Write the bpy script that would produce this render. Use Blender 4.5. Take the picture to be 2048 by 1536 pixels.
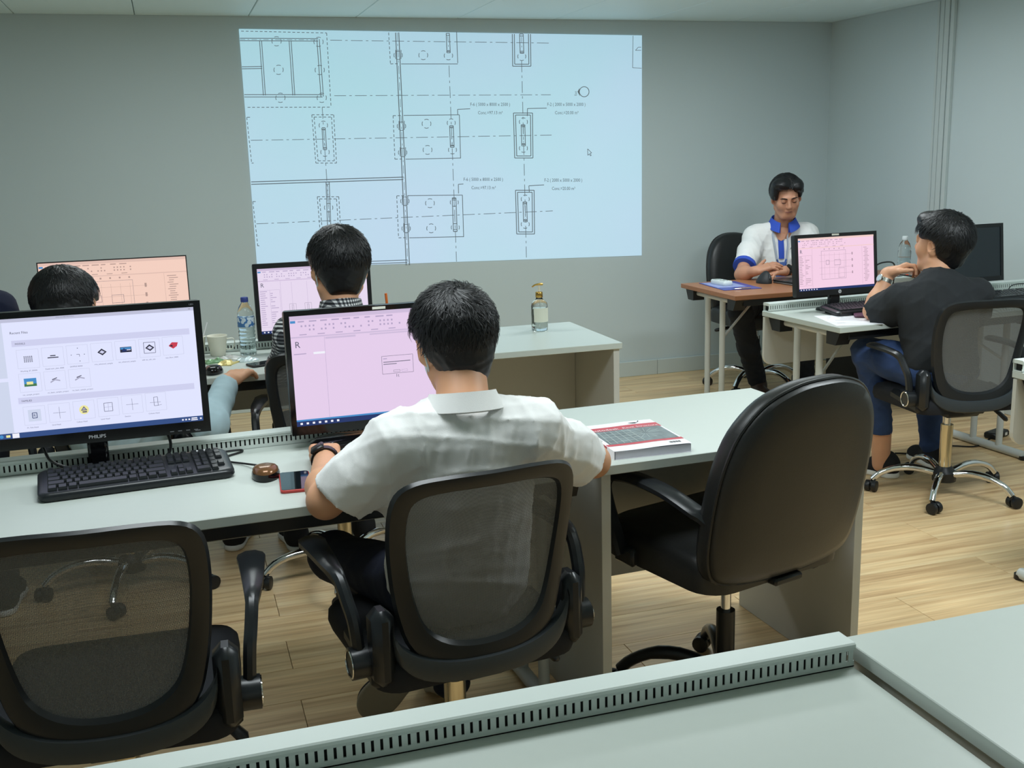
import bpy, bmesh, math, random
import numpy as np
from mathutils import Matrix, Vector

for _o in list(bpy.data.objects):
    bpy.data.objects.remove(_o)
scene = bpy.context.scene
C = scene.collection
R = math.radians
rnd = random.Random(7)

# ------------------------------------------------------------------ camera
CAMM = [[0.952615, -0.302983, -0.026927], [-0.088836, -0.192457, -0.977276], [0.290916, 0.93336, -0.210253]]
cam_d = bpy.data.cameras.new('camera')
cam_d.sensor_fit = 'HORIZONTAL'
cam_d.sensor_width = 36.0
cam_d.lens = 37.6447
cam_d.clip_start = 0.05
cam = bpy.data.objects.new('camera', cam_d)
C.objects.link(cam)
_r, _d, _f = [Vector(v) for v in CAMM]
cam.matrix_world = Matrix(((_r.x, -_d.x, -_f.x, 0.0), (_r.y, -_d.y, -_f.y, 0.0),
                           (_r.z, -_d.z, -_f.z, 1.52), (0, 0, 0, 1)))
scene.camera = cam

# ------------------------------------------------------------------ world, exposure, ceiling lamps' light
scene.view_settings.view_transform = 'Standard'
scene.view_settings.look = 'None'
scene.view_settings.gamma = 1.0
scene.view_settings.use_curve_mapping = False
scene.view_settings.exposure = 0.0
world = bpy.data.worlds.new('world')
scene.world = world
world.use_nodes = True
world.node_tree.nodes['Background'].inputs[0].default_value = (0.75, 0.85, 0.85, 1)
world.node_tree.nodes['Background'].inputs[1].default_value = 0.25

CEIL = 2.335
LAMPS = [(0.25, 2.25, 22), (2.75, 2.35, 38), (0.25, 4.9, 14), (2.75, 4.9, 21)]
LAMP_COL = (0.90, 1.0, 1.05)
for _x, _y, _p in LAMPS:
    ld = bpy.data.lights.new('troffer_light', 'AREA')
    ld.shape = 'RECTANGLE'
    ld.size, ld.size_y = 1.14, 0.54
    ld.energy = _p
    ld.color = LAMP_COL
    lo = bpy.data.objects.new('troffer_light', ld)
    lo.location = (_x, _y, CEIL - 0.03)
    C.objects.link(lo)

# ------------------------------------------------------------------ materials
def lin(c):
    return tuple(((v / 255) / 12.92 if v / 255 <= 0.04045 else ((v / 255 + 0.055) / 1.055) ** 2.4) for v in c)

MATS = {}
def mat(name, rgb, rough=0.5, metal=0.0, noise=None, bump=None, spec=0.5, coat=0.0, emit=None, trans=0.0, ior=1.45, sheen=0.0, sss=0.0):
    """procedural principled material; noise=(scale, amount, stretch) colour variation, bump=(scale, strength, stretch)"""
    if name in MATS:
        return MATS[name]
    m = bpy.data.materials.new(name)
    m.use_nodes = True
    nt = m.node_tree
    b = nt.nodes['Principled BSDF']
    col = lin(rgb) + (1,)
    b.inputs['Base Color'].default_value = col
    b.inputs['Roughness'].default_value = rough
    b.inputs['Metallic'].default_value = metal
    b.inputs['Specular IOR Level'].default_value = spec
    b.inputs['Coat Weight'].default_value = coat
    b.inputs['Transmission Weight'].default_value = trans
    b.inputs['IOR'].default_value = ior
    b.inputs['Sheen Weight'].default_value = sheen
    if sss:
        b.inputs['Subsurface Weight'].default_value = sss
        b.inputs['Subsurface Radius'].default_value = (0.010, 0.004, 0.002)
    if emit:
        b.inputs['Emission Color'].default_value = lin(emit[0]) + (1,)
        b.inputs['Emission Strength'].default_value = emit[1]
    tc = nt.nodes.new('ShaderNodeTexCoord')
    def nz(scale, stretch):
        mp = nt.nodes.new('ShaderNodeMapping')
        mp.inputs['Scale'].default_value = stretch
        n = nt.nodes.new('ShaderNodeTexNoise')
        n.inputs['Scale'].default_value = scale
        n.inputs['Detail'].default_value = 5
        nt.links.new(tc.outputs['Object'], mp.inputs['Vector'])
        nt.links.new(mp.outputs['Vector'], n.inputs['Vector'])
        return n
    if noise:
        n = nz(noise[0], noise[2] if len(noise) > 2 else (1, 1, 1))
        mx = nt.nodes.new('ShaderNodeMix')
        mx.data_type = 'RGBA'
        a = noise[1]
        mx.inputs[6].default_value = tuple(v * (1 - a) for v in col[:3]) + (1,)
        mx.inputs[7].default_value = tuple(min(1, v * (1 + a)) for v in col[:3]) + (1,)
        nt.links.new(n.outputs['Fac'], mx.inputs[0])
        nt.links.new(mx.outputs[2], b.inputs['Base Color'])
    if bump:
        n = nz(bump[0], bump[2] if len(bump) > 2 else (1, 1, 1))
        bp = nt.nodes.new('ShaderNodeBump')
        bp.inputs['Strength'].default_value = bump[1]
        bp.inputs['Distance'].default_value = 0.002
        nt.links.new(n.outputs['Fac'], bp.inputs['Height'])
        nt.links.new(bp.outputs['Normal'], b.inputs['Normal'])
    MATS[name] = m
    return m

def glow(name, rgb, s=1.0, gloss=0.0):
    """a lit display colour"""
    if name in MATS:
        return MATS[name]
    m = bpy.data.materials.new(name)
    m.use_nodes = True
    b = m.node_tree.nodes['Principled BSDF']
    b.inputs['Base Color'].default_value = (0.01, 0.01, 0.01, 1)
    b.inputs['Roughness'].default_value = 0.45
    b.inputs['Specular IOR Level'].default_value = 0.15
    b.inputs['Emission Color'].default_value = lin(rgb) + (1,)
    b.inputs['Emission Strength'].default_value = s
    MATS[name] = m
    return m

def wood_floor():
    m = bpy.data.materials.new('oak_laminate')
    m.use_nodes = True
    nt = m.node_tree
    L = nt.links.new
    b = nt.nodes['Principled BSDF']
    b.inputs['Roughness'].default_value = 0.33
    b.inputs['Specular IOR Level'].default_value = 0.4
    tc = nt.nodes.new('ShaderNodeTexCoord')
    oi = nt.nodes.new('ShaderNodeObjectInfo')
    ad = nt.nodes.new('ShaderNodeVectorMath'); ad.operation = 'MULTIPLY_ADD'
    ad.inputs[1].default_value = (37.0, 19.0, 11.0)
    L(oi.outputs['Random'], ad.inputs[0]); L(tc.outputs['Object'], ad.inputs[2])
    def noise(scale, st, det):
        mp = nt.nodes.new('ShaderNodeMapping'); mp.inputs['Scale'].default_value = st
        n = nt.nodes.new('ShaderNodeTexNoise'); n.inputs['Scale'].default_value = scale
        n.inputs['Detail'].default_value = det; n.inputs['Distortion'].default_value = 0.4
        L(ad.outputs[0], mp.inputs['Vector']); L(mp.outputs['Vector'], n.inputs['Vector'])
        return n
    n1 = noise(1.0, (1.6, 34, 1), 6)
    n2 = noise(1.0, (5, 190, 1), 4)
    n3 = noise(1.0, (0.8, 9, 1), 2)
    r1 = nt.nodes.new('ShaderNodeValToRGB')
    e = r1.color_ramp.elements
    e[0].position = 0.28; e[0].color = lin((192, 155, 112)) + (1,)
    e[1].position = 0.74; e[1].color = lin((238, 212, 166)) + (1,)
    el = e.new(0.5); el.color = lin((222, 190, 143)) + (1,)
    L(n1.outputs['Fac'], r1.inputs['Fac'])
    def mult(a, fac_sock, lo, hi):
        mr = nt.nodes.new('ShaderNodeMapRange'); mr.inputs['From Min'].default_value = 0.3; mr.inputs['From Max'].default_value = 0.7
        mr.inputs['To Min'].default_value = lo; mr.inputs['To Max'].default_value = hi
        L(fac_sock, mr.inputs['Value'])
        mx = nt.nodes.new('ShaderNodeMix'); mx.data_type = 'RGBA'; mx.blend_type = 'MULTIPLY'; mx.inputs[0].default_value = 1
        L(a, mx.inputs[6]); L(mr.outputs[0], mx.inputs[7])
        return mx.outputs[2]
    c = mult(r1.outputs['Color'], n2.outputs['Fac'], 0.86, 1.08)
    c = mult(c, n3.outputs['Fac'], 0.88, 1.1)
    L(c, b.inputs['Base Color'])
    bp = nt.nodes.new('ShaderNodeBump'); bp.inputs['Strength'].default_value = 0.08
    L(n2.outputs['Fac'], bp.inputs['Height']); L(bp.outputs['Normal'], b.inputs['Normal'])
    return m

def mesh_fabric(name, rgb, opacity):
    """woven see-through netting: real holes of a fine weave average to a part-transparent cloth"""
    m = bpy.data.materials.new(name)
    m.use_nodes = True
    nt = m.node_tree
    b = nt.nodes['Principled BSDF']
    b.inputs['Base Color'].default_value = lin(rgb) + (1,)
    b.inputs['Roughness'].default_value = 0.8
    tr = nt.nodes.new('ShaderNodeBsdfTransparent')
    mx = nt.nodes.new('ShaderNodeMixShader')
    tc = nt.nodes.new('ShaderNodeTexCoord')
    mp = nt.nodes.new('ShaderNodeMapping'); mp.inputs['Rotation'].default_value = (0, R(45), 0)
    ch = nt.nodes.new('ShaderNodeTexChecker'); ch.inputs['Scale'].default_value = 520
    mr = nt.nodes.new('ShaderNodeMapRange')
    mr.inputs['To Min'].default_value = opacity - 0.16; mr.inputs['To Max'].default_value = opacity + 0.16
    nt.links.new(tc.outputs['Object'], mp.inputs['Vector']); nt.links.new(mp.outputs['Vector'], ch.inputs['Vector'])
    nt.links.new(ch.outputs['Fac'], mr.inputs['Value']); nt.links.new(mr.outputs[0], mx.inputs['Fac'])
    nt.links.new(tr.outputs[0], mx.inputs[1]); nt.links.new(b.outputs[0], mx.inputs[2])
    nt.links.new(mx.outputs[0], nt.nodes['Material Output'].inputs['Surface'])
    return m

def gingham(name):
    m = bpy.data.materials.new(name)
    m.use_nodes = True
    nt = m.node_tree
    L = nt.links.new
    b = nt.nodes['Principled BSDF']; b.inputs['Roughness'].default_value = 0.85
    tc = nt.nodes.new('ShaderNodeTexCoord')
    sx = nt.nodes.new('ShaderNodeSeparateXYZ'); L(tc.outputs['Object'], sx.inputs[0])
    def band(sock):
        a = nt.nodes.new('ShaderNodeMath'); a.operation = 'MULTIPLY'; a.inputs[1].default_value = 78.0; L(sock, a.inputs[0])
        f = nt.nodes.new('ShaderNodeMath'); f.operation = 'FRACT'; L(a.outputs[0], f.inputs[0])
        g = nt.nodes.new('ShaderNodeMath'); g.operation = 'GREATER_THAN'; g.inputs[1].default_value = 0.5; L(f.outputs[0], g.inputs[0])
        return g.outputs[0]
    s = nt.nodes.new('ShaderNodeMath'); s.operation = 'ADD'; L(sx.outputs[0], s.inputs[0]); L(sx.outputs[1], s.inputs[1])
    k = nt.nodes.new('ShaderNodeMath'); k.operation = 'ADD'; L(band(s.outputs[0]), k.inputs[0]); L(band(sx.outputs[2]), k.inputs[1])
    h = nt.nodes.new('ShaderNodeMath'); h.operation = 'MULTIPLY'; h.inputs[1].default_value = 0.5; L(k.outputs[0], h.inputs[0])
    r = nt.nodes.new('ShaderNodeValToRGB'); r.color_ramp.interpolation = 'CONSTANT'
    e = r.color_ramp.elements
    e[0].position = 0; e[0].color = lin((225, 226, 226)) + (1,)
    e[1].position = 0.75; e[1].color = lin((22, 24, 30)) + (1,)
    q = e.new(0.25); q.color = lin((105, 108, 114)) + (1,)
    L(h.outputs[0], r.inputs['Fac']); L(r.outputs['Color'], b.inputs['Base Color'])
    return m

M_WHITE = mat('white_laminate', (194, 202, 195), 0.38, noise=(40, 0.015), bump=(900, 0.02))
M_EDGE = mat('white_edge_band', (196, 200, 192), 0.45)
M_PANEL = mat('grey_white_board', (196, 196, 188), 0.5, noise=(30, 0.02))
M_DUCT = mat('white_pvc', (212, 221, 216), 0.35)
M_BLACK = mat('black_plastic', (24, 26, 28), 0.42, bump=(600, 0.05))
M_SATIN = mat('satin_black_plastic', (30, 33, 36), 0.3)
M_GLOSSB = mat('gloss_black_plastic', (12, 12, 14), 0.12)
M_DARKG = mat('dark_grey_plastic', (52, 58, 62), 0.45)
M_CHROME = mat('chrome', (225, 225, 225), 0.08, 1.0)
M_BRASSY = mat('gas_lift_steel', (205, 195, 170), 0.14, 1.0)
M_STEELP = mat('grey_painted_steel', (196, 200, 196), 0.4)
M_LEATHER = mat('black_leather', (32, 33, 33), 0.38, bump=(260, 0.12), noise=(20, 0.1))
M_FABRICB = mat('black_fabric', (26, 28, 33), 0.9, bump=(700, 0.2))
M_NET = mesh_fabric('chair_netting', (98, 99, 97), 0.81)
M_DARK = mat('shadow_gap_black', (10, 11, 11), 0.7)
M_ORANGEWOOD = mat('cherry_laminate', (164, 110, 76), 0.35, noise=(6, 0.12, (1, 18, 1)))
M_SKIN = mat('skin', (214, 160, 124), 0.5, sss=0.15, noise=(30, 0.06))
M_SKINE = mat('tanned_skin', (200, 146, 118), 0.5, sss=0.15, noise=(30, 0.06))
M_SKINF = mat('light_skin', (218, 164, 130), 0.5, sss=0.15, noise=(30, 0.06))
M_HAIR = mat('black_hair', (20, 20, 22), 0.42, spec=0.45)
M_POLO = mat('white_pique_cotton', (238, 238, 236), 0.85, bump=(900, 0.25), sheen=0.2)
M_BLUE = mat('royal_blue_cotton', (52, 84, 190), 0.8, bump=(800, 0.15))
M_BLKT = mat('black_cotton', (38, 41, 44), 0.88, bump=(700, 0.2), noise=(8, 0.12))
M_NAVY = mat('navy_cotton', (16, 24, 52), 0.85)
M_LBLUE = mat('pale_blue_cotton', (172, 196, 204), 0.85, noise=(14, 0.06))
M_JEANS = mat('blue_denim', (44, 66, 108), 0.85, noise=(7, 0.42), bump=(600, 0.3))
M_JEANSD = mat('dark_denim', (24, 30, 48), 0.85, noise=(7, 0.3), bump=(600, 0.3))
M_TROUS = mat('black_trousers', (22, 27, 36), 0.85)
M_MASK = mat('white_mask_cloth', (214, 228, 228), 0.85)
M_PAPER = mat('white_paper', (236, 236, 240), 0.7)
M_RUBW = mat('white_rubber', (226, 226, 220), 0.6)
M_SHOE = mat('black_knit', (24, 24, 27), 0.85)
M_GLASS = mat('clear_plastic', (246, 250, 250), 0.05, trans=1.0, ior=1.3)
M_CUP = mat('cream_paper_cup', (232, 230, 214), 0.55)
M_RED = mat('book_red', (190, 62, 74), 0.45)

# ------------------------------------------------------------------ mesh helpers
def rotz(a):
    return np.array(Matrix.Rotation(a, 3, 'Z'))
def rotx(a):
    return np.array(Matrix.Rotation(a, 3, 'X'))
def roty(a):
    return np.array(Matrix.Rotation(a, 3, 'Y'))

def norm(v):
    v = np.asarray(v, float)
    return v / (np.linalg.norm(v) + 1e-12)

def spline(pts, n):
    """Catmull-Rom through pts"""
    P = np.array(pts, float)
    P = np.vstack([2 * P[0] - P[1], P, 2 * P[-1] - P[-2]])
    out = []
    m = len(P) - 3
    for k in range(n):
        t = k / (n - 1) * m
        i = min(int(t), m - 1)
        f = t - i
        a, b, c, d = P[i], P[i + 1], P[i + 2], P[i + 3]
        out.append(0.5 * ((2 * b) + (-a + c) * f + (2 * a - 5 * b + 4 * c - d) * f * f + (-a + 3 * b - 3 * c + d) * f ** 3))
    return np.array(out)

def cspline(pts, n):
    """closed Catmull-Rom"""
    P = np.array(pts, float)
    m = len(P)
    out = []
    for k in range(n):
        t = k / n * m
        i = int(t)
        f = t - i
        a, b, c, d = P[(i - 1) % m], P[i % m], P[(i + 1) % m], P[(i + 2) % m]
        out.append(0.5 * ((2 * b) + (-a + c) * f + (2 * a - 5 * b + 4 * c - d) * f * f + (-a + 3 * b - 3 * c + d) * f ** 3))
    return np.array(out)

class MB:
    def __init__(s):
        s.v = []
        s.f = []
        s.mi = []
        s.m = 0
    def add(s, verts, faces):
        o = len(s.v)
        s.v.extend([tuple(map(float, p)) for p in verts])
        for f in faces:
            s.f.append(tuple(i + o for i in f))
            s.mi.append(s.m)
        return s
    def box(s, c, sz, rot=None, ch=0.0):
        """box, chamfered by ch"""
        hx, hy, hz = [k / 2 for k in sz]
        ch = min(ch, hx * 0.98, hy * 0.98, hz * 0.98)
        if ch <= 0:
            V = [(x, y, z) for x in (-hx, hx) for y in (-hy, hy) for z in (-hz, hz)]
            F = [(0, 1, 3, 2), (4, 6, 7, 5), (0, 4, 5, 1), (2, 3, 7, 6), (0, 2, 6, 4), (1, 5, 7, 3)]
        else:
            V = []
            for x in (-1, 1):
                for y in (-1, 1):
                    for z in (-1, 1):
                        V += [(x * hx, y * (hy - ch), z * (hz - ch)), (x * (hx - ch), y * hy, z * (hz - ch)), (x * (hx - ch), y * (hy - ch), z * hz)]
            def I(x, y, z, k):
                return ((x > 0) * 4 + (y > 0) * 2 + (z > 0)) * 3 + k
            F = []
            for sx in (-1, 1):
                q = [I(sx, -1, -1, 0), I(sx, 1, -1, 0), I(sx, 1, 1, 0), I(sx, -1, 1, 0)]; F.append(q if sx > 0 else q[::-1])
                q = [I(-1, sx, -1, 1), I(-1, sx, 1, 1), I(1, sx, 1, 1), I(1, sx, -1, 1)]; F.append(q if sx > 0 else q[::-1])
                q = [I(-1, -1, sx, 2), I(1, -1, sx, 2), I(1, 1, sx, 2), I(-1, 1, sx, 2)]; F.append(q if sx > 0 else q[::-1])
            for a in (-1, 1):
                for b in (-1, 1):
                    q = [I(-1, a, b, 1), I(1, a, b, 1), I(1, a, b, 2), I(-1, a, b, 2)]; F.append(q if a * b > 0 else q[::-1])
                    q = [I(a, -1, b, 0), I(a, -1, b, 2), I(a, 1, b, 2), I(a, 1, b, 0)]; F.append(q if a * b < 0 else q[::-1])
                    q = [I(a, b, -1, 0), I(a, b, 1, 0), I(a, b, 1, 1), I(a, b, -1, 1)]; F.append(q if a * b < 0 else q[::-1])
                    for c_ in (-1, 1):
                        q = [I(a, b, c_, 0), I(a, b, c_, 1), I(a, b, c_, 2)]; F.append(q if a * b * c_ > 0 else q[::-1])
        V = np.array(V)
        if rot is not None:
            V = V @ np.asarray(rot).T
        return s.add(V + np.array(c), F)
    def tube(s, pts, rad, n=10, cap=True, flat=1.0):
        P = np.array(pts, float)
        m = len(P)
        rad = np.broadcast_to(np.array(rad, float), (m,))
        T = np.gradient(P, axis=0)
        T = T / (np.linalg.norm(T, axis=1)[:, None] + 1e-12)
        up = np.array([0, 0, 1.0]) if abs(T[0][2]) < 0.9 else np.array([1.0, 0, 0])
        V = []
        nrm = norm(np.cross(up, T[0]))
        for i in range(m):
            nrm = norm(nrm - T[i] * nrm.dot(T[i]))
            b = np.cross(T[i], nrm)
            for k in range(n):
                a = 2 * math.pi * k / n
                V.append(P[i] + rad[i] * (math.cos(a) * nrm + flat * math.sin(a) * b))
        F = []
        for i in range(m - 1):
            for k in range(n):
                F.append((i * n + k, i * n + (k + 1) % n, (i + 1) * n + (k + 1) % n, (i + 1) * n + k))
        if cap:
            F.append(tuple(range(n))[::-1])
            F.append(tuple((m - 1) * n + k for k in range(n)))
        return s.add(V, F)
    def cyl(s, a, b, ra, rb=None, n=16):
        return s.tube([a, b], [ra, ra if rb is None else rb], n)
    def lathe(s, prof, c=(0, 0, 0), n=24, rot=None, sx=1.0, sy=1.0):
        V = []
        for r, z in prof:
            for k in range(n):
                a = 2 * math.pi * k / n
                V.append((r * math.cos(a) * sx, r * math.sin(a) * sy, z))
        F = []
        for i in range(len(prof) - 1):
            for k in range(n):
                F.append((i * n + k, i * n + (k + 1) % n, (i + 1) * n + (k + 1) % n, (i + 1) * n + k))
        F.append(tuple(range(n))[::-1])
        F.append(tuple((len(prof) - 1) * n + k for k in range(n)))
        V = np.array(V)
        if rot is not None:
            V = V @ np.asarray(rot).T
        return s.add(V + np.array(c), F)
    def prism(s, outline, h0, h1, fn=lambda x, y, z: (x, y, z)):
        """outline in xy extruded from h0 to h1"""
        n = len(outline)
        V = [fn(x, y, h0) for x, y in outline] + [fn(x, y, h1) for x, y in outline]
        F = [tuple(range(n))[::-1], tuple(range(n, 2 * n))]
        F += [(i, (i + 1) % n, n + (i + 1) % n, n + i) for i in range(n)]
        return s.add(V, F)
    def loft(s, rings, cap=True):
        n = len(rings[0])
        V = [p for r in rings for p in r]
        F = []
        for i in range(len(rings) - 1):
            for k in range(n):
                F.append((i * n + k, i * n + (k + 1) % n, (i + 1) * n + (k + 1) % n, (i + 1) * n + k))
        if cap:
            F.append(tuple(range(n))[::-1])
            F.append(tuple((len(rings) - 1) * n + k for k in range(n)))
        return s.add(V, F)
    def sweep(s, path, prof, up=(0, 0, 1), scale=None):
        """2D profile (a across, b along up) swept along path"""
        P = np.array(path, float)
        T = np.gradient(P, axis=0)
        rings = []
        for i in range(len(P)):
            t = norm(T[i])
            sd = norm(np.cross(t, up))
            u = np.cross(sd, t)
            k = 1.0 if scale is None else scale[i]
            k = (k, k) if np.isscalar(k) else k
            rings.append([P[i] + sd * a * k[0] + u * b * k[1] for a, b in prof])
        return s.loft(rings)
    def build(s, name, m, parent=None, smooth=40):
        me = bpy.data.meshes.new(name)
        me.from_pydata(s.v, [], s.f)
        for x in (m if isinstance(m, (list, tuple)) else [m]):
            me.materials.append(x)
        if isinstance(m, (list, tuple)):
            me.polygons.foreach_set('material_index', s.mi)
        me.update()
        bm = bmesh.new(); bm.from_mesh(me)
        bmesh.ops.recalc_face_normals(bm, faces=bm.faces)
        bm.to_mesh(me); bm.free()
        if smooth:
            me.shade_smooth()
            me.set_sharp_from_angle(angle=R(smooth))
        return link(name, me, parent)

def link(name, me, parent=None):
    o = bpy.data.objects.new(name, me)
    C.objects.link(o)
    if parent:
        o.parent = parent
    return o

def tag(o, label, cat, group=None, kind=None):
    o['label'] = label
    o['category'] = cat
    if group:
        o['group'] = group
    if kind:
        o['kind'] = kind
    return o

def thing(name, label, cat, loc=(0, 0, 0), rz=0.0, group=None):
    o = bpy.data.objects.new(name, None)
    o.empty_display_size = 0.05
    C.objects.link(o)
    o.location = loc
    o.rotation_euler = (0, 0, rz)
    return tag(o, label, cat, group)

def struct(o):
    o['kind'] = 'structure'
    return o

def copy_tree(o, parent=None):
    c = o.copy()
    C.objects.link(c)
    c.parent = parent
    for ch in list(o.children):
        copy_tree(ch, c)
    return c

def rrect(w, h, r, n=4, cx=0, cy=0):
    """rounded rectangle outline"""
    out = []
    for qx, qy, a0 in ((1, 1, 0), (-1, 1, 90), (-1, -1, 180), (1, -1, 270)):
        for k in range(n + 1):
            a = R(a0 + 90 * k / n)
            out.append((cx + qx * (w / 2 - r) + r * math.cos(a), cy + qy * (h / 2 - r) + r * math.sin(a)))
    return out

_TXT = {}
def text_mesh(body):
    """outline text -> flat mesh of unit cap size, cached"""
    if body not in _TXT:
        cu = bpy.data.curves.new('lettering', 'FONT')
        cu.body = body
        cu.resolution_u = 2
        o = bpy.data.objects.new('lettering', cu)
        C.objects.link(o)
        dg = bpy.context.evaluated_depsgraph_get()
        me = bpy.data.meshes.new_from_object(o.evaluated_get(dg))
        _TXT[body] = ([tuple(v.co) for v in me.vertices], [tuple(p.vertices) for p in me.polygons])
        bpy.data.objects.remove(o)
        bpy.data.meshes.remove(me)
        bpy.data.curves.remove(cu)
    return _TXT[body]

def put_text(mb, body, fn, size, sx=1.0):
    """fn maps (x right, y up) in text units*size to 3D"""
    V, F = text_mesh(body)
    mb.add([fn(x * size * sx, y * size) for x, y, z in V], F)
    return max(v[0] for v in V) * size * sx

# ================================================================== the room
X0, X1, Y0, Y1 = -1.90, 4.432, -0.90, 6.644
M_WALL = mat('grey_wall_paint', (196, 209, 211), 0.72, noise=(1.2, 0.03), bump=(220, 0.06))
M_CEIL = mat('ceiling_board', (226, 246, 248), 0.5, noise=(2, 0.02))  # cyan spill of the projection is put into the board colour
M_BASE = mat('grey_skirting', (196, 206, 203), 0.45)
M_TRIM = mat('wall_trim', (196, 206, 205), 0.5)
M_OAK = wood_floor()

fl = struct(MB().box(((X0 + X1) / 2, (Y0 + Y1) / 2, -0.035), (X1 - X0 + 0.2, Y1 - Y0 + 0.2, 0.05)).build('floor', mat('floor_joint', (96, 68, 42), 0.7)))
fl['label'] = 'oak laminate plank floor'
PW, PL = 0.2037, 1.008
_pm = {}
k0 = math.floor((Y0 - 2.681) / PW)
for k in range(k0, 40):
    ya, yb = max(Y0, 2.681 + k * PW), min(Y1, 2.681 + (k + 1) * PW)
    if yb - ya < 0.01:
        continue
    off = 0.237 if k % 2 == 0 else 0.741
    for j in range(-4, 7):
        xa, xb = max(X0, off + j * PL), min(X1, off + (j + 1) * PL)
        if xb - xa < 0.01:
            continue
        key = (round(xb - xa, 3), round(yb - ya, 3))
        if key not in _pm:
            o = MB().box((0, 0, -0.005), (key[0] - 0.0016, key[1] - 0.0010, 0.010), ch=0.0009).build('plank', M_OAK, fl, smooth=0)
            _pm[key] = o.data
        else:
            o = link('plank', _pm[key], fl)
        o.location = ((xa + xb) / 2, (ya + yb) / 2, 0)

ce = struct(MB().box(((X0 + X1) / 2, (Y0 + Y1) / 2, CEIL + 0.045), (X1 - X0 + 0.2, Y1 - Y0 + 0.2, 0.06)).build('ceiling', mat('ceiling_gap', (120, 128, 128), 0.8)))
ce['label'] = 'flat ceiling of long pale boards'
xs = [X0] + [-0.086 + 0.624 * i for i in range(-2, 8) if X0 + 0.1 < -0.086 + 0.624 * i < X1 - 0.05] + [X1]
for xa, xb in zip(xs[:-1], xs[1:]):
    for ya, yb in ((Y0, 2.2), (2.2, 4.42), (4.42, Y1)):
        MB().box(((xa + xb) / 2, (ya + yb) / 2, CEIL + 0.009), (xb - xa - 0.004, yb - ya - 0.004, 0.014), ch=0.003).build('panel', M_CEIL, ce, smooth=0)

def wall(name, c, s):
    w = struct(MB().box(c, s).build(name, M_WALL, smooth=0))
    return w
zc, zh = CEIL / 2, CEIL + 0.1
wall('wall_back', ((X0 + X1) / 2, Y1 + 0.06, zc), (X1 - X0 + 0.24, 0.12, zh))
wr = wall('wall_right', (X1 + 0.06, (Y0 + Y1) / 2, zc), (0.12, Y1 - Y0, zh))
wall('wall_left', (X0 - 0.06, (Y0 + Y1) / 2, zc), (0.12, Y1 - Y0, zh))
wall('wall_front', ((X0 + X1) / 2, Y0 - 0.06, zc), (X1 - X0 + 0.24, 0.12, zh))
struct(MB().box(((X0 + 3.125) / 2, Y1 - 0.007, 0.052), (3.125 - X0 - 0.002, 0.013, 0.104), ch=0.003).box(((X1 + 3.125) / 2, Y1 - 0.007, 0.052), (X1 - 3.125 - 0.002, 0.013, 0.104), ch=0.003).build('baseboard_back', M_BASE, smooth=0))
struct(MB().box((X1 - 0.007, (Y0 + Y1) / 2, 0.052), (0.013, Y1 - Y0 - 0.03, 0.104), ch=0.003).build('baseboard_right', M_BASE, smooth=0))
# vertical cover strips on the right wall
t = MB()
for y, w, d in ((5.41, 0.030, 0.022), (5.463, 0.040, 0.016), (5.512, 0.034, 0.010), (5.552, 0.02, 0.005)):
    t.box((X1 - d / 2, y, CEIL / 2 + 0.05), (d, w, CEIL - 0.11), ch=0.002)
struct(t.build('trim_1', M_TRIM, smooth=0))

# ceiling lamps: slim boxes with a white frame and a lit diffuser
M_DIFF = mat('lit_diffuser', (240, 240, 236), 0.6, emit=((255, 252, 240), 1.5))
for i, (x, y, p) in enumerate(LAMPS):
    nm = ('above the front desks, left', 'above the front desks, right', 'above the rear desks, left', 'above the rear desks, right')[i]
    t = thing('ceiling_lamp', 'flat rectangular ceiling lamp ' + nm, 'ceiling lamp', (x, y, CEIL), 0, 'ceiling lamps')
    f = MB()
    for sx in (-1, 1):
        f.box((sx * 0.595, 0, -0.0125), (0.03, 0.62, 0.025), ch=0.003)
        f.box((0, sx * 0.295, -0.0125), (1.16, 0.03, 0.025), ch=0.003)
    f.build('frame', M_DUCT, t, smooth=0)
    MB().box((0, 0, -0.010), (1.16, 0.56, 0.008)).build('diffuser', M_DIFF, t, smooth=0)

# ================================================================== projected picture on the back wall
SH = [(0.4604, 2.3147), (3.0711, 2.3398), (3.0714, 0.6561), (0.3423, 0.8218)]
def homog(src, dst):
    A = []
    for (x, y), (u, v) in zip(src, dst):
        A.append([x, y, 1, 0, 0, 0, -u * x, -u * y, -u])
        A.append([0, 0, 0, x, y, 1, -v * x, -v * y, -v])
    h = np.linalg.svd(np.array(A))[2][-1]
    return (h / h[-1]).reshape(3, 3)
HM = homog([(0, 0), (2048, 0), (2048, 1283), (0, 1283)], SH)
def sheet(x, y, d=0.0):
    """drawing units -> point on the wall"""
    q = HM @ np.array([x, y, 1.0])
    return (q[0] / q[2], Y1 - 0.004 - d, q[1] / q[2])

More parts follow.
